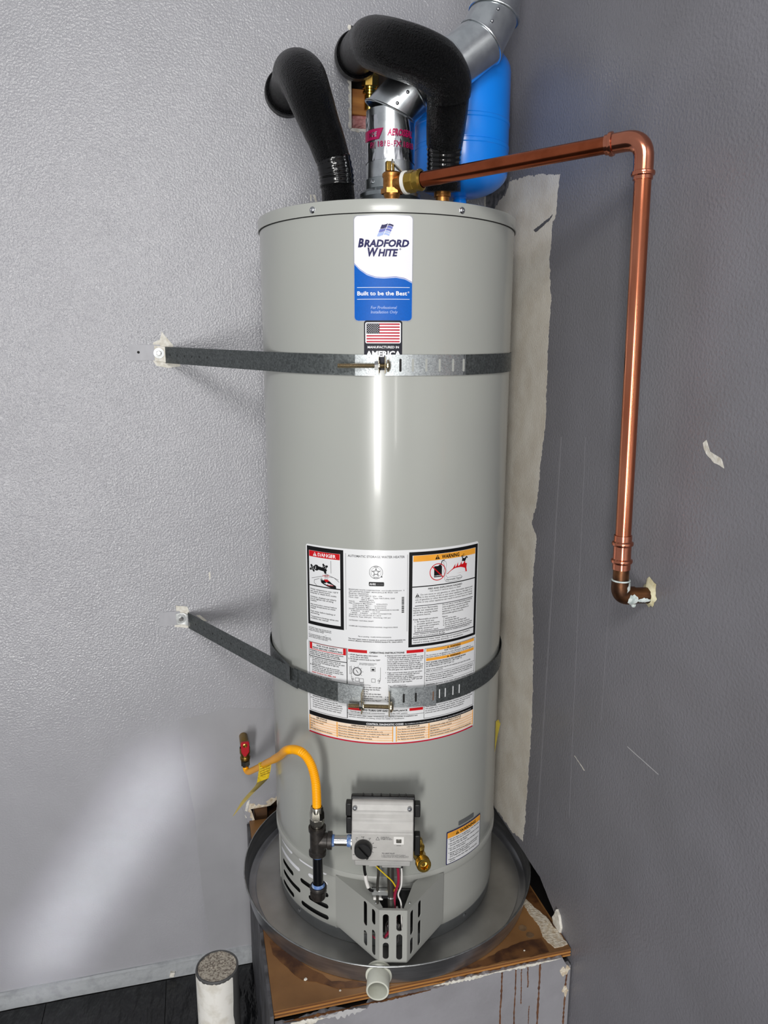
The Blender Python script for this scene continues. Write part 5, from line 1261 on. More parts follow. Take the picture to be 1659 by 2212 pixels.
# ================================================================== VENT PIPE
def vent_pipe():
    bx, by = -0.3290, -0.2830
    t = thing('vent_pipe', (bx, by, 1.577), 'galvanised vent pipe with a draft hood rising and bending right above the heater', 'vent pipe')
    o = (bx, by, 1.574)
    MB().lathe(o, (0, 0, 1), [(0.0885, 0.004), (0.090, 0.006), (0.084, 0.012), (0.070, 0.030), (0.0640, 0.040), (0.0640, 0.043), (0.0605, 0.044)], 64).build('draft_hood', 'hood_zinc', t, ang=30)
    MB().lathe(o, (0, 0, 1), [(0.0600, 0.036), (0.0640, 0.040), (0.0645, 0.047), (0.0590, 0.052), (0.0530, 0.056), (0.0530, 0.075), (0.0515, 0.076)], 64).build('hood_collar', 'hood_zinc', t, ang=30)
    for a in (0.5, 2.6, 4.7):
        q = Vector((bx+0.088*cos(a), by+0.088*sin(a), 1.574))
        MB().box(q+Vector((0, 0, 0.004)), (0.006, 0.012, 0.010), Matrix.Rotation(a, 3, 'Z')).build('hood_leg', 'hood_zinc', t, smooth=False)
    r = 0.0500
    J = [Vector((bx, by, 1.620)), Vector((-0.3296, -0.2850, 1.7832)), Vector((-0.2859, -0.3050, 1.8271)), Vector((-0.2051, -0.335, 1.8716)), Vector((-0.1532, -0.335, 1.9130)), Vector((-0.1237, -0.330, 1.9669)), Vector((-0.1165, -0.330, 2.0464)), Vector((-0.116, -0.330, 2.62))]
    MB().tube([J[0], J[1]-Vector((0, 0, 0.0))], r, 48, caps=False).build('riser', 'duct_zinc', t)
    # gored elbow: one piece of sheet per straight length
    names = ['elbow_gore']*5+['upper_run']
    for i in range(1, 7):
        a, b = J[i], J[i+1]
        d = (b-a).normalized()
        dp = (a-J[i-1]).normalized(); dn = (J[i+2]-b).normalized() if i+2 < len(J) else d
        # mitred ends
        u, v, _ = frame(d); mb = MB(); n = 48
        n1 = (dp+d).normalized(); n2 = (d+dn).normalized()
        rr_ = r*(1.0 if i % 2 else 0.985)
        for k in range(n):
            e = (u*cos(2*pi*k/n)+v*sin(2*pi*k/n))*rr_
            mb.v.append(a+e-d*(e.dot(n1)/d.dot(n1))); mb.v.append(b+e-d*(e.dot(n2)/d.dot(n2)))
        mb.f += [(2*k, 2*((k+1) % n), 2*((k+1) % n)+1, 2*k+1) for k in range(n)]
        g = mb.build(names[i-1], 'duct_zinc', t, ang=60)
        if i <= 5:
            # raised bead on the mitre
            ring_ = []
            for k in range(n+1):
                e = (u*cos(2*pi*k/n)+v*sin(2*pi*k/n))*(r+0.0008); ring_.append(a+e-d*(e.dot(n1)/d.dot(n1)))
            MB().tube(ring_, 0.0023, 8, caps=False).build('bead', 'duct_zinc', t)
        if i in (1, 4):
            F = Vector((-0.2, -0.93, -0.15)); F = (F-d*F.dot(d)).normalized()
            for s in (0.28, 0.72):
                q = a+(b-a)*s+(F+u*0.05).normalized()*(r-0.0003); 
                MB().lathe(q, F, [(0.0036, 0), (0.0034, 0.001), (0.002, 0.0024), (0, 0.0028)], 14).build('rivet', 'steel_screw', t)
    # printed foil tape round the riser joint
    n = 64; nz = 14; mb = MB(); rr = random.Random(3)
    z0, z1 = 1.6820, 1.7680
    for j in range(nz+1):
        for k in range(n):
            a = 2*pi*k/n; rad = r+0.0009+0.0011*sin(a*9+1.3*j*0.2)*(0.3+0.7*sin(a*2.0+0.7)**2)*(j/nz)**0.7+rr.uniform(0, 0.0005)
            mb.v.append(Vector((bx+rad*sin(a), by-rad*cos(a), z0+(z1-z0)*j/nz)))
    mb.f += [(j*n+k, j*n+(k+1) % n, (j+1)*n+(k+1) % n, (j+1)*n+k) for j in range(nz) for k in range(n)]
    tape = mb.build('foil_tape', 'foil', t, ang=80, label='crinkled silver foil tape with magenta lettering')
    rt = r+0.0030
    mp = lambda x, y, layer: Vector((bx+rt*sin(x/rt), by-rt*cos(x/rt), y))
    L = Lettering(mp)
    L.line('181B-FX', -0.0400, 1.7060, 0.0110, w=0.050, mat='foil_magenta'); L.line('P/', -0.0600, 1.7060, 0.0110, w=0.012, mat='foil_magenta'); L.line('181B', 0.016, 1.7060, 0.0110, w=0.030, mat='foil_magenta')
    L.line('AEROSEAL', -0.0200, 1.7265, 0.0125, w=0.060, bold=0.03, shear=0.2, mat='foil_magenta')
    L.line('NOE', -0.0640, 1.7265, 0.0090, w=0.022, bold=0.03, shear=0.2, mat='foil', layer=0.0006)
    part_letters(L, tape, 'lettering')
    mb = MB(); q = [(-0.085, 1.721), (-0.038, 1.721), (-0.028, 1.741), (-0.085, 1.741)]; n = 8
    for i in range(n+1):
        u = i/n
        for a, b in ((q[0], q[1]), (q[3], q[2])):
            mb.v.append(mp(a[0]+(b[0]-a[0])*u, a[1], 0))
    mb.f += [(2*i, 2*i+2, 2*i+3, 2*i+1) for i in range(n)]
    mb.build('logo_block', 'foil_magenta', tape, smooth=False)
    for a in (-0.75, 0.85):
        d = Vector((sin(a-0.25), -cos(a-0.25), 0)); MB().lathe(Vector((bx, by, 1.641))+d*0.0525, d, [(0.0045, 0), (0.0045, 0.002), (0.0030, 0.0045), (0, 0.0048)], 14).build('collar_screw', 'steel_screw', t)
vent_pipe()

# ================================================================== EXPANSION TANK
def expansion_tank():
    c = Vector((-0.142, -0.200, 0)); r = 0.1065
    t = thing('expansion_tank', (c.x, c.y, 1.577), 'bright blue expansion tank in the corner behind the vent pipe', 'expansion tank')
    z0, z1 = 1.640, 1.952
    prof = [(0.014, z0-0.006), (0.014, z0)]
    for k in range(9): a = pi/2*k/8; prof.append((0.016+(r-0.016)*sin(a), z0+0.002+0.052*(1-cos(a))))
    zb = 1.735
    prof += [(r, zb), (r+0.0012, zb+0.002), (r+0.0012, zb+0.009), (r-0.0008, zb+0.011), (r-0.0008, zb+0.013)]
    prof += [(r, zb+0.016), (r, zb+0.050), (r+0.0012, zb+0.052), (r+0.0012, zb+0.058), (r, zb+0.060)]
    for k in range(9): a = pi/2*k/8; prof.append((0.020+(r-0.020)*cos(a), z1-0.055+0.055*sin(a)))
    prof.append((0, z1+0.001))
    MB().lathe((c.x, c.y, 0), (0, 0, 1), prof, 96).build('shell', 'blue_enamel', t, ang=25)
    MB().lathe((c.x, c.y, 1.5735), (0, 0, 1), [(0.0165, 0), (0.0165, 0.050), (0.0150, 0.062), (0.013, 0.068)], 28).build('nipple', 'blue_enamel', t)
expansion_tank()

# ================================================================== INSULATED WATER PIPES
def sleeve(name, pts, rad, parent, n=7): return MB().tube(bez(pts, n), lerp_list(rad, n), 32).build(name, 'foam_black', parent, ang=70)
def taped(name, pts, rad, parent, ripples):
    P = bez(pts, 10); m = len(P); rr = lerp_list(rad, 10)
    rr = [q+0.0009*sin(2*pi*ripples*i/m)+(0.0003 if i % 3 else 0) for i, q in enumerate(rr)]
    return MB().tube(P, rr, 32).build(name, 'tape_black', parent, ang=70)
def insulated_left():
    t = thing('insulated_pipe', (-0.4341, -0.25, 1.577), 'black foam-wrapped pipe curving left from the heater cap into the wall', 'insulated pipe', 'foam-wrapped water pipes')
    low = [(-0.4335, -0.250, 1.5715), (-0.4345, -0.250, 1.6202), (-0.4370, -0.250, 1.648)]
    sleeve('lower_sleeve', low, [0.0345, 0.0350, 0.0345], t)
    taped('tape_wrap', [(-0.4368, -0.250, 1.640), (-0.4390, -0.2505, 1.665), (-0.4470, -0.2545, 1.697)], [0.0362, 0.0366, 0.0366], t, 6)
    sleeve('upper_sleeve', [(-0.4455, -0.2540, 1.690), (-0.4600, -0.2580, 1.728), (-0.4730, -0.2590, 1.757), (-0.4910, -0.250, 1.808), (-0.5000, -0.212, 1.855), (-0.5050, -0.150, 1.884), (-0.5065, -0.085, 1.890)], [0.0362, 0.0385, 0.0410, 0.0460, 0.0500, 0.0500, 0.0450], t)
    MB().tube([(-0.5065, -0.09, 1.889), (-0.5075, -0.03, 1.890)], [0.0440, 0.0440], 32).build('wall_sleeve', 'foam_black', t)
    MB().lathe((-0.5077, -0.0005, 1.890), (0, -1, 0), [(0.052, 0), (0.052, 0.020), (0.0500, 0.024), (0.0420, 0.026)], 40).build('wall_collar', 'foam_black', t)
    return t
insulated_left()
def insulated_right():
    t = thing('insulated_pipe', (-0.2235, -0.318, 1.577), 'thick black foam-wrapped pipe arching over the vent pipe into the cut-out', 'insulated pipe', 'foam-wrapped water pipes')
    MB().cyl((-0.2232, -0.318, 1.574), (-0.2235, -0.318, 1.632), 0.0148, 28).build('copper_nipple', 'bronze', t)
    MB().lathe((-0.2234, -0.318, 1.616), (0, 0, 1), [(0.0148, 0), (0.0180, 0.001), (0.0180, 0.010), (0.0148, 0.012)], 28).build('nipple_band', 'bronze', t)
    sleeve('lower_sleeve', [(-0.2236, -0.318, 1.628), (-0.2245, -0.321, 1.648), (-0.2260, -0.326, 1.668)], [0.0385, 0.0375, 0.0345], t)
    taped('tape_wrap', [(-0.2255, -0.325, 1.660), (-0.2270, -0.334, 1.688), (-0.2300, -0.345, 1.718)], [0.0340, 0.0345, 0.0365], t, 7)
    MB().prism([[(0, 0), (0.006, 0.004), (0.010, 0.001), (0.008, 0.007), (0.001, 0.006)]], (-0.266, -0.340, 1.700), (1, 0, 0), (0, 0, 1), 0.0006).build('tape_end', 'tape_black', t, smooth=False)
    sleeve('riser_sleeve', [(-0.2297, -0.344, 1.713), (-0.2335, -0.362, 1.740), (-0.2373, -0.380, 1.7657), (-0.2410, -0.396, 1.795)], [0.0370, 0.0395, 0.0410, 0.0420], t)
    sleeve('arch_sleeve', [(-0.2395, -0.395, 1.785), (-0.2480, -0.410, 1.808), (-0.2760, -0.424, 1.828), (-0.3152, -0.425, 1.8420), (-0.3530, -0.398, 1.8610), (-0.3690, -0.330, 1.8920), (-0.3620, -0.245, 1.9260)], [0.0425, 0.0460, 0.0490, 0.0490, 0.0490, 0.0485, 0.0460], t)
    MB().tube(bez([(-0.3625, -0.25, 1.925), (-0.3540, -0.12, 1.957), (-0.3450, -0.02, 1.977), (-0.343, 0.03, 1.980)], 5), 0.0440, 32).build('wall_sleeve', 'foam_black', t)
    MB().lathe((-0.3480, -0.052, 1.970), (-0.05, -1, -0.16), [(0.044, -0.02), (0.0515, -0.018), (0.0525, 0.0), (0.0505, 0.014), (0.0440, 0.016)], 40).build('wall_collar', 'foam_black', t)
    return t
insulated_right()

def brass_union():
    t = thing('brass_union', (-0.3020, 0.012, 1.930), 'brass pipe union peeking out of the wall cut-out under the foam', 'pipe fitting')
    d = Vector((0.03, 0.25, -1)).normalized(); o = Vector((-0.3065, -0.012, 1.968))
    MB().lathe(o, d, [(0.0, 0), (0.013, 0), (0.013, 0.018), (0.0150, 0.020), (0.0150, 0.030)], 24).build('tail', 'brass', t)
    MB().lathe(o+d*0.022, d, [(0.0, 0), (0.0200, 0), (0.0215, 0.002), (0.0215, 0.022), (0.020, 0.024), (0, 0.024)], 8).build('union_nut', 'brass_dark', t, smooth=False)
    MB().lathe(o+d*0.046, d, [(0.0185, -0.002), (0.0185, 0.004), (0.0165, 0.006), (0.0165, 0.010), (0.0185, 0.012), (0.0185, 0.016), (0.0140, 0.018), (0.0140, 0.05), (0, 0.05)], 28).build('body', 'brass', t)
    MB().cyl((-0.345, 0.01, 2.040), (-0.325, 0.01, 2.047), 0.006, 14).build('white_tube', 'plastic_white', t)
brass_union()

# ================================================================== SEISMIC STRAPS
def band_strip(mb, pts, wd, th=0.0012):
    """pts: (Vector centre, outward normal) pairs; vertical band of width wd"""
    n0 = len(mb.v); up = Vector((0, 0, wd/2))
    for p, n in pts:
        for q in (p+n*th-up, p+n*th+up, p-up, p+up): mb.v.append(q)
    m = len(pts)
    for i in range(m-1):
        a = n0+4*i; b = a+4
        mb.f += [(a, b, b+1, a+1), (a+2, a+3, b+3, b+2), (a+1, b+1, b+3, a+3), (a, a+2, b+2, b)]
    e = n0+4*(m-1); mb.f += [(n0, n0+1, n0+3, n0+2), (e, e+2, e+3, e+1)]
    return mb
def around(p0, p1, z0, z1, r, s=0.03):
    ph = steps(p0, p1, s)
    return [(cyl_pt(p, z0+(z1-z0)*i/(len(ph)-1), r), Vector((sin(p), -cos(p), 0))) for i, p in enumerate(ph)]
def straight(a, b, nrm, n=6): 
    a = Vector(a); b = Vector(b); nrm = Vector(nrm).normalized(); return [(a+(b-a)*i/n, nrm) for i in range(n+1)]
def slot_marks(parent, phis, z, r, h, zf=None):
    for i, p in enumerate(phis):
        zz = z if zf is None else zf(p)
        d = Vector((sin(p), -cos(p), 0)); t_ = Vector((cos(p), sin(p), 0))
        MB().prism([stadium(0, 0, 0.0042, h)], cyl_pt(p, zz, r), t_, (0, 0, 1), 0.0004).build('slot', 'jacket' if i > 1 else 'dark_gap', parent, smooth=False)
def hex_bolt(parent, a, b, r, head_r, nut_at, nut_r=0.0085):
    a = Vector(a); b = Vector(b); d = (b-a).normalized(); L_ = (b-a).length
    m = MB(); pr = [(0, 0)]; n = int(L_/0.0016)
    for k in range(n): pr += [(r*0.86, L_*k/n), (r, L_*(k+0.5)/n)]
    pr.append((0, L_)); m.lathe(a, d, pr, 14); m.build('bolt', 'bolt_zinc', parent, ang=20)
    MB().lathe(a, d, [(0, -0.006), (head_r*0.6, -0.0055), (head_r, -0.002), (head_r, 0.0006), (0, 0.0006)], 24).build('bolt_head', 'bolt_zinc', parent)
    MB().lathe(a+d*nut_at, d, [(0, 0), (nut_r, 0), (nut_r, 0.0075), (0, 0.0075)], 6, a0=0.25).build('nut', 'chrome', parent, smooth=False)
    MB().lathe(a+d*(nut_at-0.0018), d, [(0, 0), (nut_r*1.15, 0), (nut_r*1.15, 0.0016), (0, 0.0016)], 24).build('washer', 'bolt_zinc', parent)
def lag_screw(parent, c, d=(0, -1, 0)):
    MB().lathe(c, d, [(0, 0), (0.0125, 0), (0.0125, 0.0016), (0, 0.0016)], 28).build('washer', 'zinc_plain', parent)
    MB().lathe(Vector(c)+Vector(d)*0.0016, d, [(0, 0), (0.0060, 0), (0.0060, 0.0045), (0.0050, 0.0055), (0, 0.0055)], 6, a0=0.4).build('lag_head', 'chrome', parent, smooth=False)
def tangent_left(wx, wy, r):
    w_ = Vector((wx-TX, wy-TY)); D = w_.length; a = atan2(w_.y, w_.x)+math.acos(r/D)
    return atan2(cos(a), -sin(a))
def holes_along(parent, a, b, nrm, ts, w=0.0026, h=0.0045):
    a = Vector(a); b = Vector(b); t_ = (b-a).normalized(); nrm = Vector(nrm).normalized()
    ux = Vector((t_.x, t_.y, 0)).normalized()
    for s in ts:
        MB().prism([stadium(0, 0, w, h)], a+(b-a)*s+nrm*0.00125, ux, (0, 0, 1), 0.0003).build('punched_hole', 'dark_gap', parent, smooth=False)

def strap_upper():
    t = thing('seismic_strap', (-0.828, -0.0005, 1.29), 'galvanised metal strap bolted round the heater just below the flag sticker', 'strap', 'seismic straps round the heater')
    r = R+0.0020; wd = 0.0385; zc = 1.2710
    wx, wy, wz = -0.815, -0.003, 1.2890
    pt = tangent_left(wx, wy, r)
    pc = cyl_pt(pt, 1.2745, r); nn = Vector((sin(pt), -cos(pt), 0))
    a0 = Vector((wx, wy, wz))
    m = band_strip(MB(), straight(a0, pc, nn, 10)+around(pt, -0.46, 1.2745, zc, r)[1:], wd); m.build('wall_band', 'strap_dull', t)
    m = band_strip(MB(), around(-0.47, -0.305, zc, zc-0.0005, r+0.0013), wd); m.build('clamp_end', 'strap_zinc', t)
    m = band_strip(MB(), around(-0.262, 0.335, zc, zc+0.0005, r), wd); m.build('slotted_band', 'strap_zinc', t)
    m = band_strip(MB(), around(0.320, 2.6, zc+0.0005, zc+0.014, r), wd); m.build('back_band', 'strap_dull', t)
    slot_marks(t, [-0.379, -0.1585, -0.0723, 0.0228, 0.1221, 0.228, 0.318], zc, r+0.00125, 0.024)
    # bent lugs at the gap
    for p in (-0.305, -0.262):
        d = Vector((sin(p), -cos(p), 0)); q = cyl_pt(p, zc, r+0.008)
        MB().box(q, (0.0014, 0.016, 0.030), Matrix.Rotation(p, 3, 'Z')).build('lug', 'bolt_zinc', t, bevel=0.0005)
    tv = Vector((cos(-0.283), sin(-0.283), 0)); q = cyl_pt(-0.283, zc-0.001, r+0.010)
    hex_bolt(t, q+tv*0.010, q-tv*0.083, 0.0046, 0.0115, 0.016)
    # painted tab on the wall
    tab = MB().prism([rrect(-0.897, -0.826, 1.2760, 1.3130, 0.003)], (0, 0, 0), (1, 0, 0), (0, 0, 1), 0.0016).build('wall_tab', 'painted_tab', t, smooth=False)
    MB().prism([circle(-0.877, 1.2950, 0.0032, 14)], (0, -0.0015, 0), (1, 0, 0), (0, 0, 1), 0.0003).build('tab_hole', 'dark_gap', t, smooth=False)
    m = band_strip(MB(), [(Vector((-0.840, -0.0018, 1.2925)), Vector((0, -1, 0))), (Vector((-0.822, -0.0018, 1.2910)), Vector((0, -1, 0))), (a0+Vector((0.002, -0.0015, 0)), (nn+Vector((0, -1, 0))).normalized()), (a0+(pc-a0)*0.02, nn)], wd-0.002); m.build('bend', 'plaster_white', t)
    lag_screw(t, Vector((-0.8300, -0.0030, 1.2930)))
    holes_along(t, a0, pc, nn, [0.05+0.068*k for k in range(6)])
    return t
strap_upper()
def strap_lower():
    t = thing('seismic_strap', (-0.811, -0.0005, 0.617), 'galvanised metal strap bolted round the heater across the lower warning label', 'strap', 'seismic straps round the heater')
    r = R+0.0026; wd = 0.0425
    wx, wy, wz = -0.795, -0.004, 0.6115
    pt = tangent_left(wx, wy, r+0.006); pc = cyl_pt(pt, 0.6130, r+0.006); nn = Vector((sin(pt), -cos(pt), 0)); a0 = Vector((wx, wy, wz))
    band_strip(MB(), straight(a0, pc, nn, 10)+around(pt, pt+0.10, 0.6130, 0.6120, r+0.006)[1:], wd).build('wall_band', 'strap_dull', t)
    # clamp piece stands off the jacket towards its bent lug
    ph = steps(pt+0.06, -0.415, 0.03); pts = []
    for i, p in enumerate(ph):
        u = i/(len(ph)-1); pts.append((cyl_pt(p, 0.6140-0.0022*u, r+0.0045+0.0085*u*u), Vector((sin(p), -cos(p), 0))))
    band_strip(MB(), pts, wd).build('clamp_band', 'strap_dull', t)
    band_strip(MB(), around(-0.228, 0.13, 0.6068, 0.6030, r+0.006), wd).build('clamp_end', 'strap_zinc', t)
    band_strip(MB(), around(-0.60, -0.415, 0.6130, 0.6115, r+0.0135), wd).build('clamp_end', 'strap_zinc', t)
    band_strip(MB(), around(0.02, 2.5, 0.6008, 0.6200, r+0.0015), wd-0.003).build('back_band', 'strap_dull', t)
    # tail of the rear strap coming round the left flank
    q = [(cyl_pt(p, 0.622, r+0.0006), Vector((sin(p), -cos(p), 0))) for p in steps(-2.3, pt-0.25, 0.04)]
    e = cyl_pt(pt-0.25, 0.622, r+0.0006); q += [(e+Vector((cos(pt-0.25), sin(pt-0.25), 0))*s, Vector((sin(pt-0.25), -cos(pt-0.25), 0))) for s in (0.02, 0.05, 0.08)]
    band_strip(MB(), q, wd-0.004).build('rear_band', 'strap_dull', t)
    for p, z in ((-0.415, 0.606), (-0.228, 0.603)):
        MB().box(cyl_pt(p, z-0.004, r+0.020), (0.0022, 0.020, 0.046), Matrix.Rotation(p, 3, 'Z')).build('lug', 'bolt_zinc', t, bevel=0.0005)
    tv = Vector((cos(-0.322), sin(-0.322), 0)); q = cyl_pt(-0.322, 0.5945, r+0.0225)
    hex_bolt(t, q+tv*0.031, q-tv*0.056, 0.0046, 0.0110, 0.056, 0.0075)
    slot_marks(t, [-0.12, -0.03], 0.6045, r+0.00725, 0.020)
    for p in (0.105, 0.165, 0.215, 0.285, 0.345):
        d = Vector((sin(p), -cos(p), 0)); t_ = Vector((cos(p), sin(p), 0))
        MB().prism([stadium(0, 0, 0.0022, 0.020)], cyl_pt(p, 0.6025, r+(0.00725 if p < 0.12 else 0.00275)), t_, (0, 0, 1), 0.0003).build('slot', 'label_white' if p > 0.12 else 'rust_drip', t, smooth=False)
    MB().prism([rrect(-0.868, -0.815, 0.6005, 0.6375, 0.003)], (0, 0, 0), (1, 0, 0), (0, 0, 1), 0.0014).build('wall_tab', 'painted_tab', t, smooth=False)
    band_strip(MB(), [(Vector((-0.826, -0.0018, 0.6175)), Vector((0, -1, 0))), (Vector((-0.806, -0.0018, 0.6160)), Vector((0, -1, 0))), (a0+Vector((0.0, -0.001, 0)), (nn+Vector((0, -1, 0))).normalized()), (a0+(pc-a0)*0.02, nn)], wd-0.012).build('bend', 'zinc_plain', t)
    lag_screw(t, Vector((-0.8135, -0.0030, 0.6170)))
    holes_along(t, a0, pc, nn, [0.09+0.095*k for k in range(6)])
    return t
strap_lower()

# ================================================================== GAS PIPING
FH = 0.330
def gas_tee():
    t = thing('gas_drip_leg', tuple(vf(-0.131, FH, 0.176)), 'black iron tee and capped drip leg left of the gas control', 'gas pipe')
    c = vf(-0.131, FH, 0.3130); up = Vector((0, 0, 1))
    prof = [(0.0, -0.032), (0.0150, -0.032), (0.0180, -0.0315), (0.0180, -0.0235), (0.0155, -0.022), (0.0155, 0.022), (0.0180, 0.0235), (0.0180, 0.0315), (0.0150, 0.032), (0.0125, 0.032), (0.0125, 0.026), (0, 0.026)]
    m = MB().lathe(c, up, prof, 32); m.lathe(c, RT, [(0.0150, 0), (0.0150, 0.020), (0.0180, 0.0215), (0.0180, 0.0300), (0.0150, 0.0305), (0, 0.0305)], 32)
    m.build('tee', 'black_iron', t, ang=35)
    # short nipple to the control, blue thread sealant at both ends
    MB().cyl(c+RT*0.024, vf(-0.054, FH, 0.3130), 0.0106, 28).build('chrome_nipple', 'chrome', t)
    MB().lathe(c+RT*0.0302, RT, [(0.0112, 0), (0.0122, 0.001), (0.0112, 0.005)], 24).build('thread_sealant', 'pipe_dope', t)
    MB().lathe(vf(-0.070, FH, 0.3130), RT, [(0.0110, 0), (0.0122, 0.002), (0.0122, 0.009), (0.0106, 0.011)], 24).build('thread_sealant', 'pipe_dope', t)
    MB().lathe(vf(-0.061, FH, 0.3130), RT, [(0.0175, 0), (0.0175, 0.007), (0, 0.007)], 24).build('flange', 'nickel', t)
    MB().cyl(c-up*0.026, c-up*0.116, 0.0107, 28).build('drip_nipple', 'black_pipe', t)
    MB().lathe(c-up*0.031, -up, [(0.0122, 0), (0.0125, 0.003), (0.0110, 0.007)], 24).build('thread_sealant', 'pipe_dope', t)
    MB().lathe(c-up*0.104, -up, [(0.0118, -0.004), (0.0135, 0.001), (0.0150, 0.0035), (0.0120, 0.005)], 24).build('thread_sealant', 'pipe_dope', t)
    e = c-up*0.106
    m = MB().lathe(e, -up, [(0.0125, 0), (0.0168, 0), (0.0178, 0.002), (0.0178, 0.008), (0.0160, 0.010), (0.0155, 0.026), (0.0135, 0.030), (0, 0.030)], 32)
    for k in range(4):
        a = k*pi/2+0.4; m.box(e-up*0.016+Vector((cos(a), sin(a), 0))*0.0160, (0.0045, 0.006, 0.014), Matrix.Rotation(a, 3, 'Z'))
    m.build('drip_cap', 'black_iron', t, ang=35)
gas_tee()

def gas_hose():
    t = thing('gas_hose', tuple(vf(-0.131, FH, 0.345)), 'yellow flexible gas connector looping from the wall valve to the black tee', 'gas hose')
    c = vf(-0.131, FH, 0.3130); up = Vector((0, 0, 1))
    MB().lathe(c+up*0.027, up, [(0.0, 0), (0.0118, 0), (0.0118, 0.012), (0, 0.012)], 24).build('adapter', 'nickel', t)
    MB().lathe(c+up*0.038, up, [(0, 0), (0.0142, 0), (0.0150, 0.001), (0.0150, 0.012), (0.0138, 0.0135), (0, 0.0135)], 6, a0=0.5).build('hex_body', 'nickel', t, smooth=False)
    MB().lathe(c+up*0.051, up, [(0, 0), (0.0150, 0), (0.0150, 0.012), (0.0135, 0.018), (0.0130, 0.026), (0.0115, 0.027), (0, 0.027)], 6, a0=0.2).build('flare_nut', 'nickel', t, ang=25)
    MB().lathe(c+up*0.066, up, [(0, 0), (0.0128, 0), (0.0128, 0.010), (0.0118, 0.012), (0, 0.012)], 28).build('nut_collar', 'nickel', t)
    pts = [vf(-0.131, FH, 0.383), vf(-0.131, FH+0.001, 0.415), vf(-0.133, 0.331, 0.450), vf(-0.142, 0.326, 0.482), vf(-0.158, 0.318, 0.501), vf(-0.178, 0.302, 0.500), vf(-0.200, 0.278, 0.484), Vector((-0.606, -0.400, 0.420)), Vector((-0.6150, -0.3300, 0.3715))]
    P = bez(pts, 14); L_ = len(P); rad = []
    for i in range(L_):
        s = i/(L_-1); rip = 0.0007*sin(i*2.6) if s < 0.42 else 0.0
        rad.append(0.0090+rip)
    # finely sampled so that the corrugations show on the bend
    Q = []; RR = []
    acc = 0.0
    for i in range(L_-1):
        for k in range(6):
            q = P[i]+(P[i+1]-P[i])*(k/6); Q.append(q)
            acc += (P[i+1]-P[i]).length/6
            RR.append(0.0088+(0.0006*sin(2*pi*acc/0.0036) if acc < 0.135 else 0.0004))
    Q.append(P[-1]); RR.append(0.0091)
    MB().tube(Q, RR, 20).build('hose', 'hose_yellow', t, ang=80)
    MB().tube(bez([Vector((-0.6148, -0.3320, 0.3728)), Vector((-0.6260, -0.2500, 0.3180)), Vector((-0.6370, -0.1800, 0.2690)), Vector((-0.6500, -0.1150, 0.2240)), Vector((-0.6600, -0.0780, 0.1985)), Vector((-0.6655, -0.0640, 0.1990)), Vector((-0.6665, -0.0600, 0.2140))], 8), 0.0082, 20).build('hose_end', 'hose_yellow', t, ang=80)
    # folded plastic tag round the hose
    def ribbon(name, pts, across, mn):
        P = bez(pts, 6); n = len(P); mb = MB(); AC = [Vector(a) for a in across]
        for i, q in enumerate(P):
            s = i/(n-1)*(len(AC)-1); k = min(int(s), len(AC)-2); a = AC[k]+(AC[k+1]-AC[k])*(s-k)
            mb.v += [q-a, q+a]
        m_ = len(mb.v); mb.f += [(2*i, 2*i+1, 2*i+3, 2*i+2) for i in range(n-1)]
        off = [v+Vector((0, 0.0004, 0.0001)) for v in mb.v]; mb.v += off
        mb.f += [(m_+2*i, m_+2*i+2, m_+2*i+3, m_+2*i+1) for i in range(n-1)]
        mb.f += [(2*i, 2*i+2, m_+2*i+2, m_+2*i) for i in range(n-1)]+[(2*i+1, m_+2*i+1, m_+2*i+3, 2*i+3) for i in range(n-1)]
        return mb.build(name, mn, t, ang=80)
    h0 = Vector((-0.6300, -0.2180, 0.2980)); ax = Vector((0.0150, -0.0040, 0.0068))
    tg = ribbon('warning_tag', [h0+Vector((0.002, -0.004, 0.0105)), h0+Vector((0.003, -0.0112, 0.002)), h0+Vector((0.000, -0.012, -0.016)), h0+Vector((-0.004, -0.008, -0.040))], [ax, ax, ax, ax*0.95], 'tag_yellow')
    ribbon('tag_tail', [h0+Vector((-0.004, -0.008, -0.040)), h0+Vector((-0.014, 0.010, -0.064)), h0+Vector((-0.045, 0.040, -0.115)), h0+Vector((-0.078, 0.060, -0.172))], [ax*0.95, ax*0.75, ax*0.55, ax*0.06], 'tag_clear')
    for k in range(6):
        s = 0.0095-0.0062*k; b = h0+Vector((0.0022, -0.0100-0.0016*min(k, 2), s))
        MB().add([b-ax*0.8, b+ax*0.75, b+ax*0.75+Vector((0, 0, 0.0012)), b-ax*0.8+Vector((0, 0, 0.0012))], [(0, 1, 2, 3)]).build('tag_print', 'brass_dark', tg, smooth=False)
gas_hose()

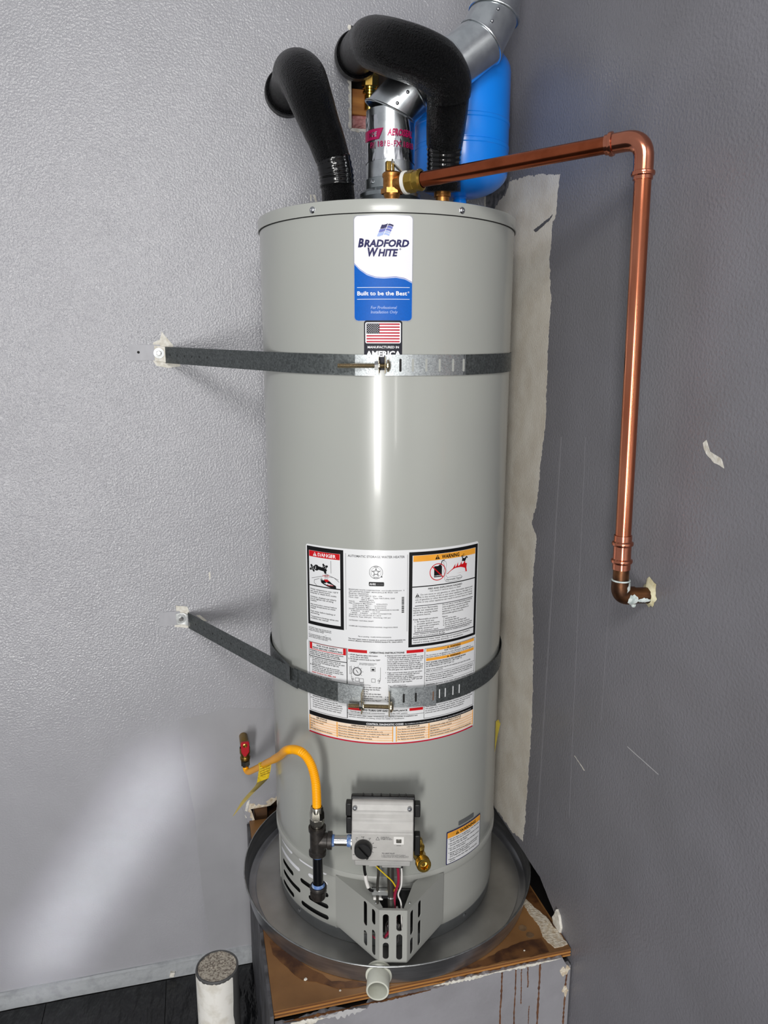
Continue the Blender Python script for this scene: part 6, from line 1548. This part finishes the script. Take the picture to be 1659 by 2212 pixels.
def gas_valve():
    t = thing('gas_shutoff_valve', (-0.6665, -0.0005, 0.262), 'red-handled brass gas shutoff valve stubbing out of the left wall', 'gas valve')
    x = -0.6665
    MB().tube(bez([(x, -0.0005, 0.262), (x, -0.034, 0.264), (x, -0.055, 0.261), (x, -0.060, 0.248)], 6), 0.0115, 20).build('stub', 'brass_dark', t)
    MB().lathe((x, -0.060, 0.262), (0, 0, -1), [(0.0135, 0), (0.0140, 0.002), (0.0140, 0.016), (0.0120, 0.012), (0.0120, 0.026), (0.0135, 0.028), (0.0135, 0.034), (0, 0.034)], 24).build('body', 'brass_dark', t, ang=30)
    MB().lathe((x, -0.060, 0.223), (0, 0, -1), [(0, 0), (0.0130, 0), (0.0130, 0.012), (0, 0.012)], 6).build('nut', 'nickel', t, smooth=False)
    MB().lathe((x, -0.060, 0.213), (0, 0, -1), [(0, 0), (0.0115, 0), (0.0105, 0.006), (0, 0.006)], 20).build('flare_nut', 'chrome', t)
    h = [(-0.010, 0.022), (0.010, 0.022), (0.0115, 0.016), (0.0105, -0.008), (0.002, -0.020), (-0.004, -0.020), (-0.0105, -0.008), (-0.0115, 0.016)]
    hd = MB().prism([h], (x, -0.0725, 0.2640), (1, 0, 0), (0, 0, 1), 0.006).build('lever_handle', 'valve_red', t, smooth=False, bevel=0.0015)
    MB().lathe((x, -0.0780, 0.2760), (0, -1, 0), [(0.0055, 0), (0.0055, 0.001), (0.0035, 0.0016), (0.0035, 0.001), (0, 0.001)], 18).build('pivot', 'brass', hd)
gas_valve()

# ================================================================== BOLLARD
def bollard():
    x, y = -0.7650, -0.5000; r = 0.0450; zt = 0.0
    t = thing('bollard', (x, y, FLOOR+0.0005), 'white-painted steel post filled with concrete standing on the floor beside the platform', 'bollard')
    MB().lathe((x, y, 0), (0, 0, 1), [(r-0.004, FLOOR+0.001), (r, FLOOR+0.001), (r, zt-0.001), (r-0.0008, zt), (r-0.0034, zt), (r-0.004, zt-0.003)], 56).build('steel_tube', 'bollard_steel', t)
    # paint coat stops short on the right-hand flank
    mb = MB(); rr = random.Random(4); n = 40; a0, a1 = -2.6, 0.72
    nz = 24; jag = [rr.uniform(-0.05, 0.05) for _ in range(nz+1)]; jag2 = [rr.uniform(-0.002, 0.0015) for _ in range(n+1)]
    for j in range(nz+1):
        for k in range(n+1):
            a = a0+(a1+jag[j]-a0)*k/n
            z = FLOOR+0.0015+(zt-0.006+jag2[k]-FLOOR)*j/nz
            mb.v.append(Vector((x+(r+0.0005)*sin(a), y-(r+0.0005)*cos(a), z)))
    mb.f += [(j*(n+1)+k, j*(n+1)+k+1, (j+1)*(n+1)+k+1, (j+1)*(n+1)+k) for j in range(nz) for k in range(n)]
    mb.build('paint_coat', 'bollard_paint', t, ang=80)
    mb = MB(); n = 40; rings = 7
    mb.v.append(Vector((x, y, zt-0.001)))
    for j in range(1, rings+1):
        for k in range(n):
            a = 2*pi*k/n; q = (r-0.0042)*j/rings; mb.v.append(Vector((x+q*cos(a), y+q*sin(a), zt-0.0015+rr.uniform(-0.0012, 0.0012))))
    mb.f += [(0, 1+k, 1+(k+1) % n) for k in range(n)]
    mb.f += [(1+(j-1)*n+k, 1+j*n+k, 1+j*n+(k+1) % n, 1+(j-1)*n+(k+1) % n) for j in range(1, rings) for k in range(n)]
    mb.build('concrete_fill', 'concrete', t, ang=80)
bollard()
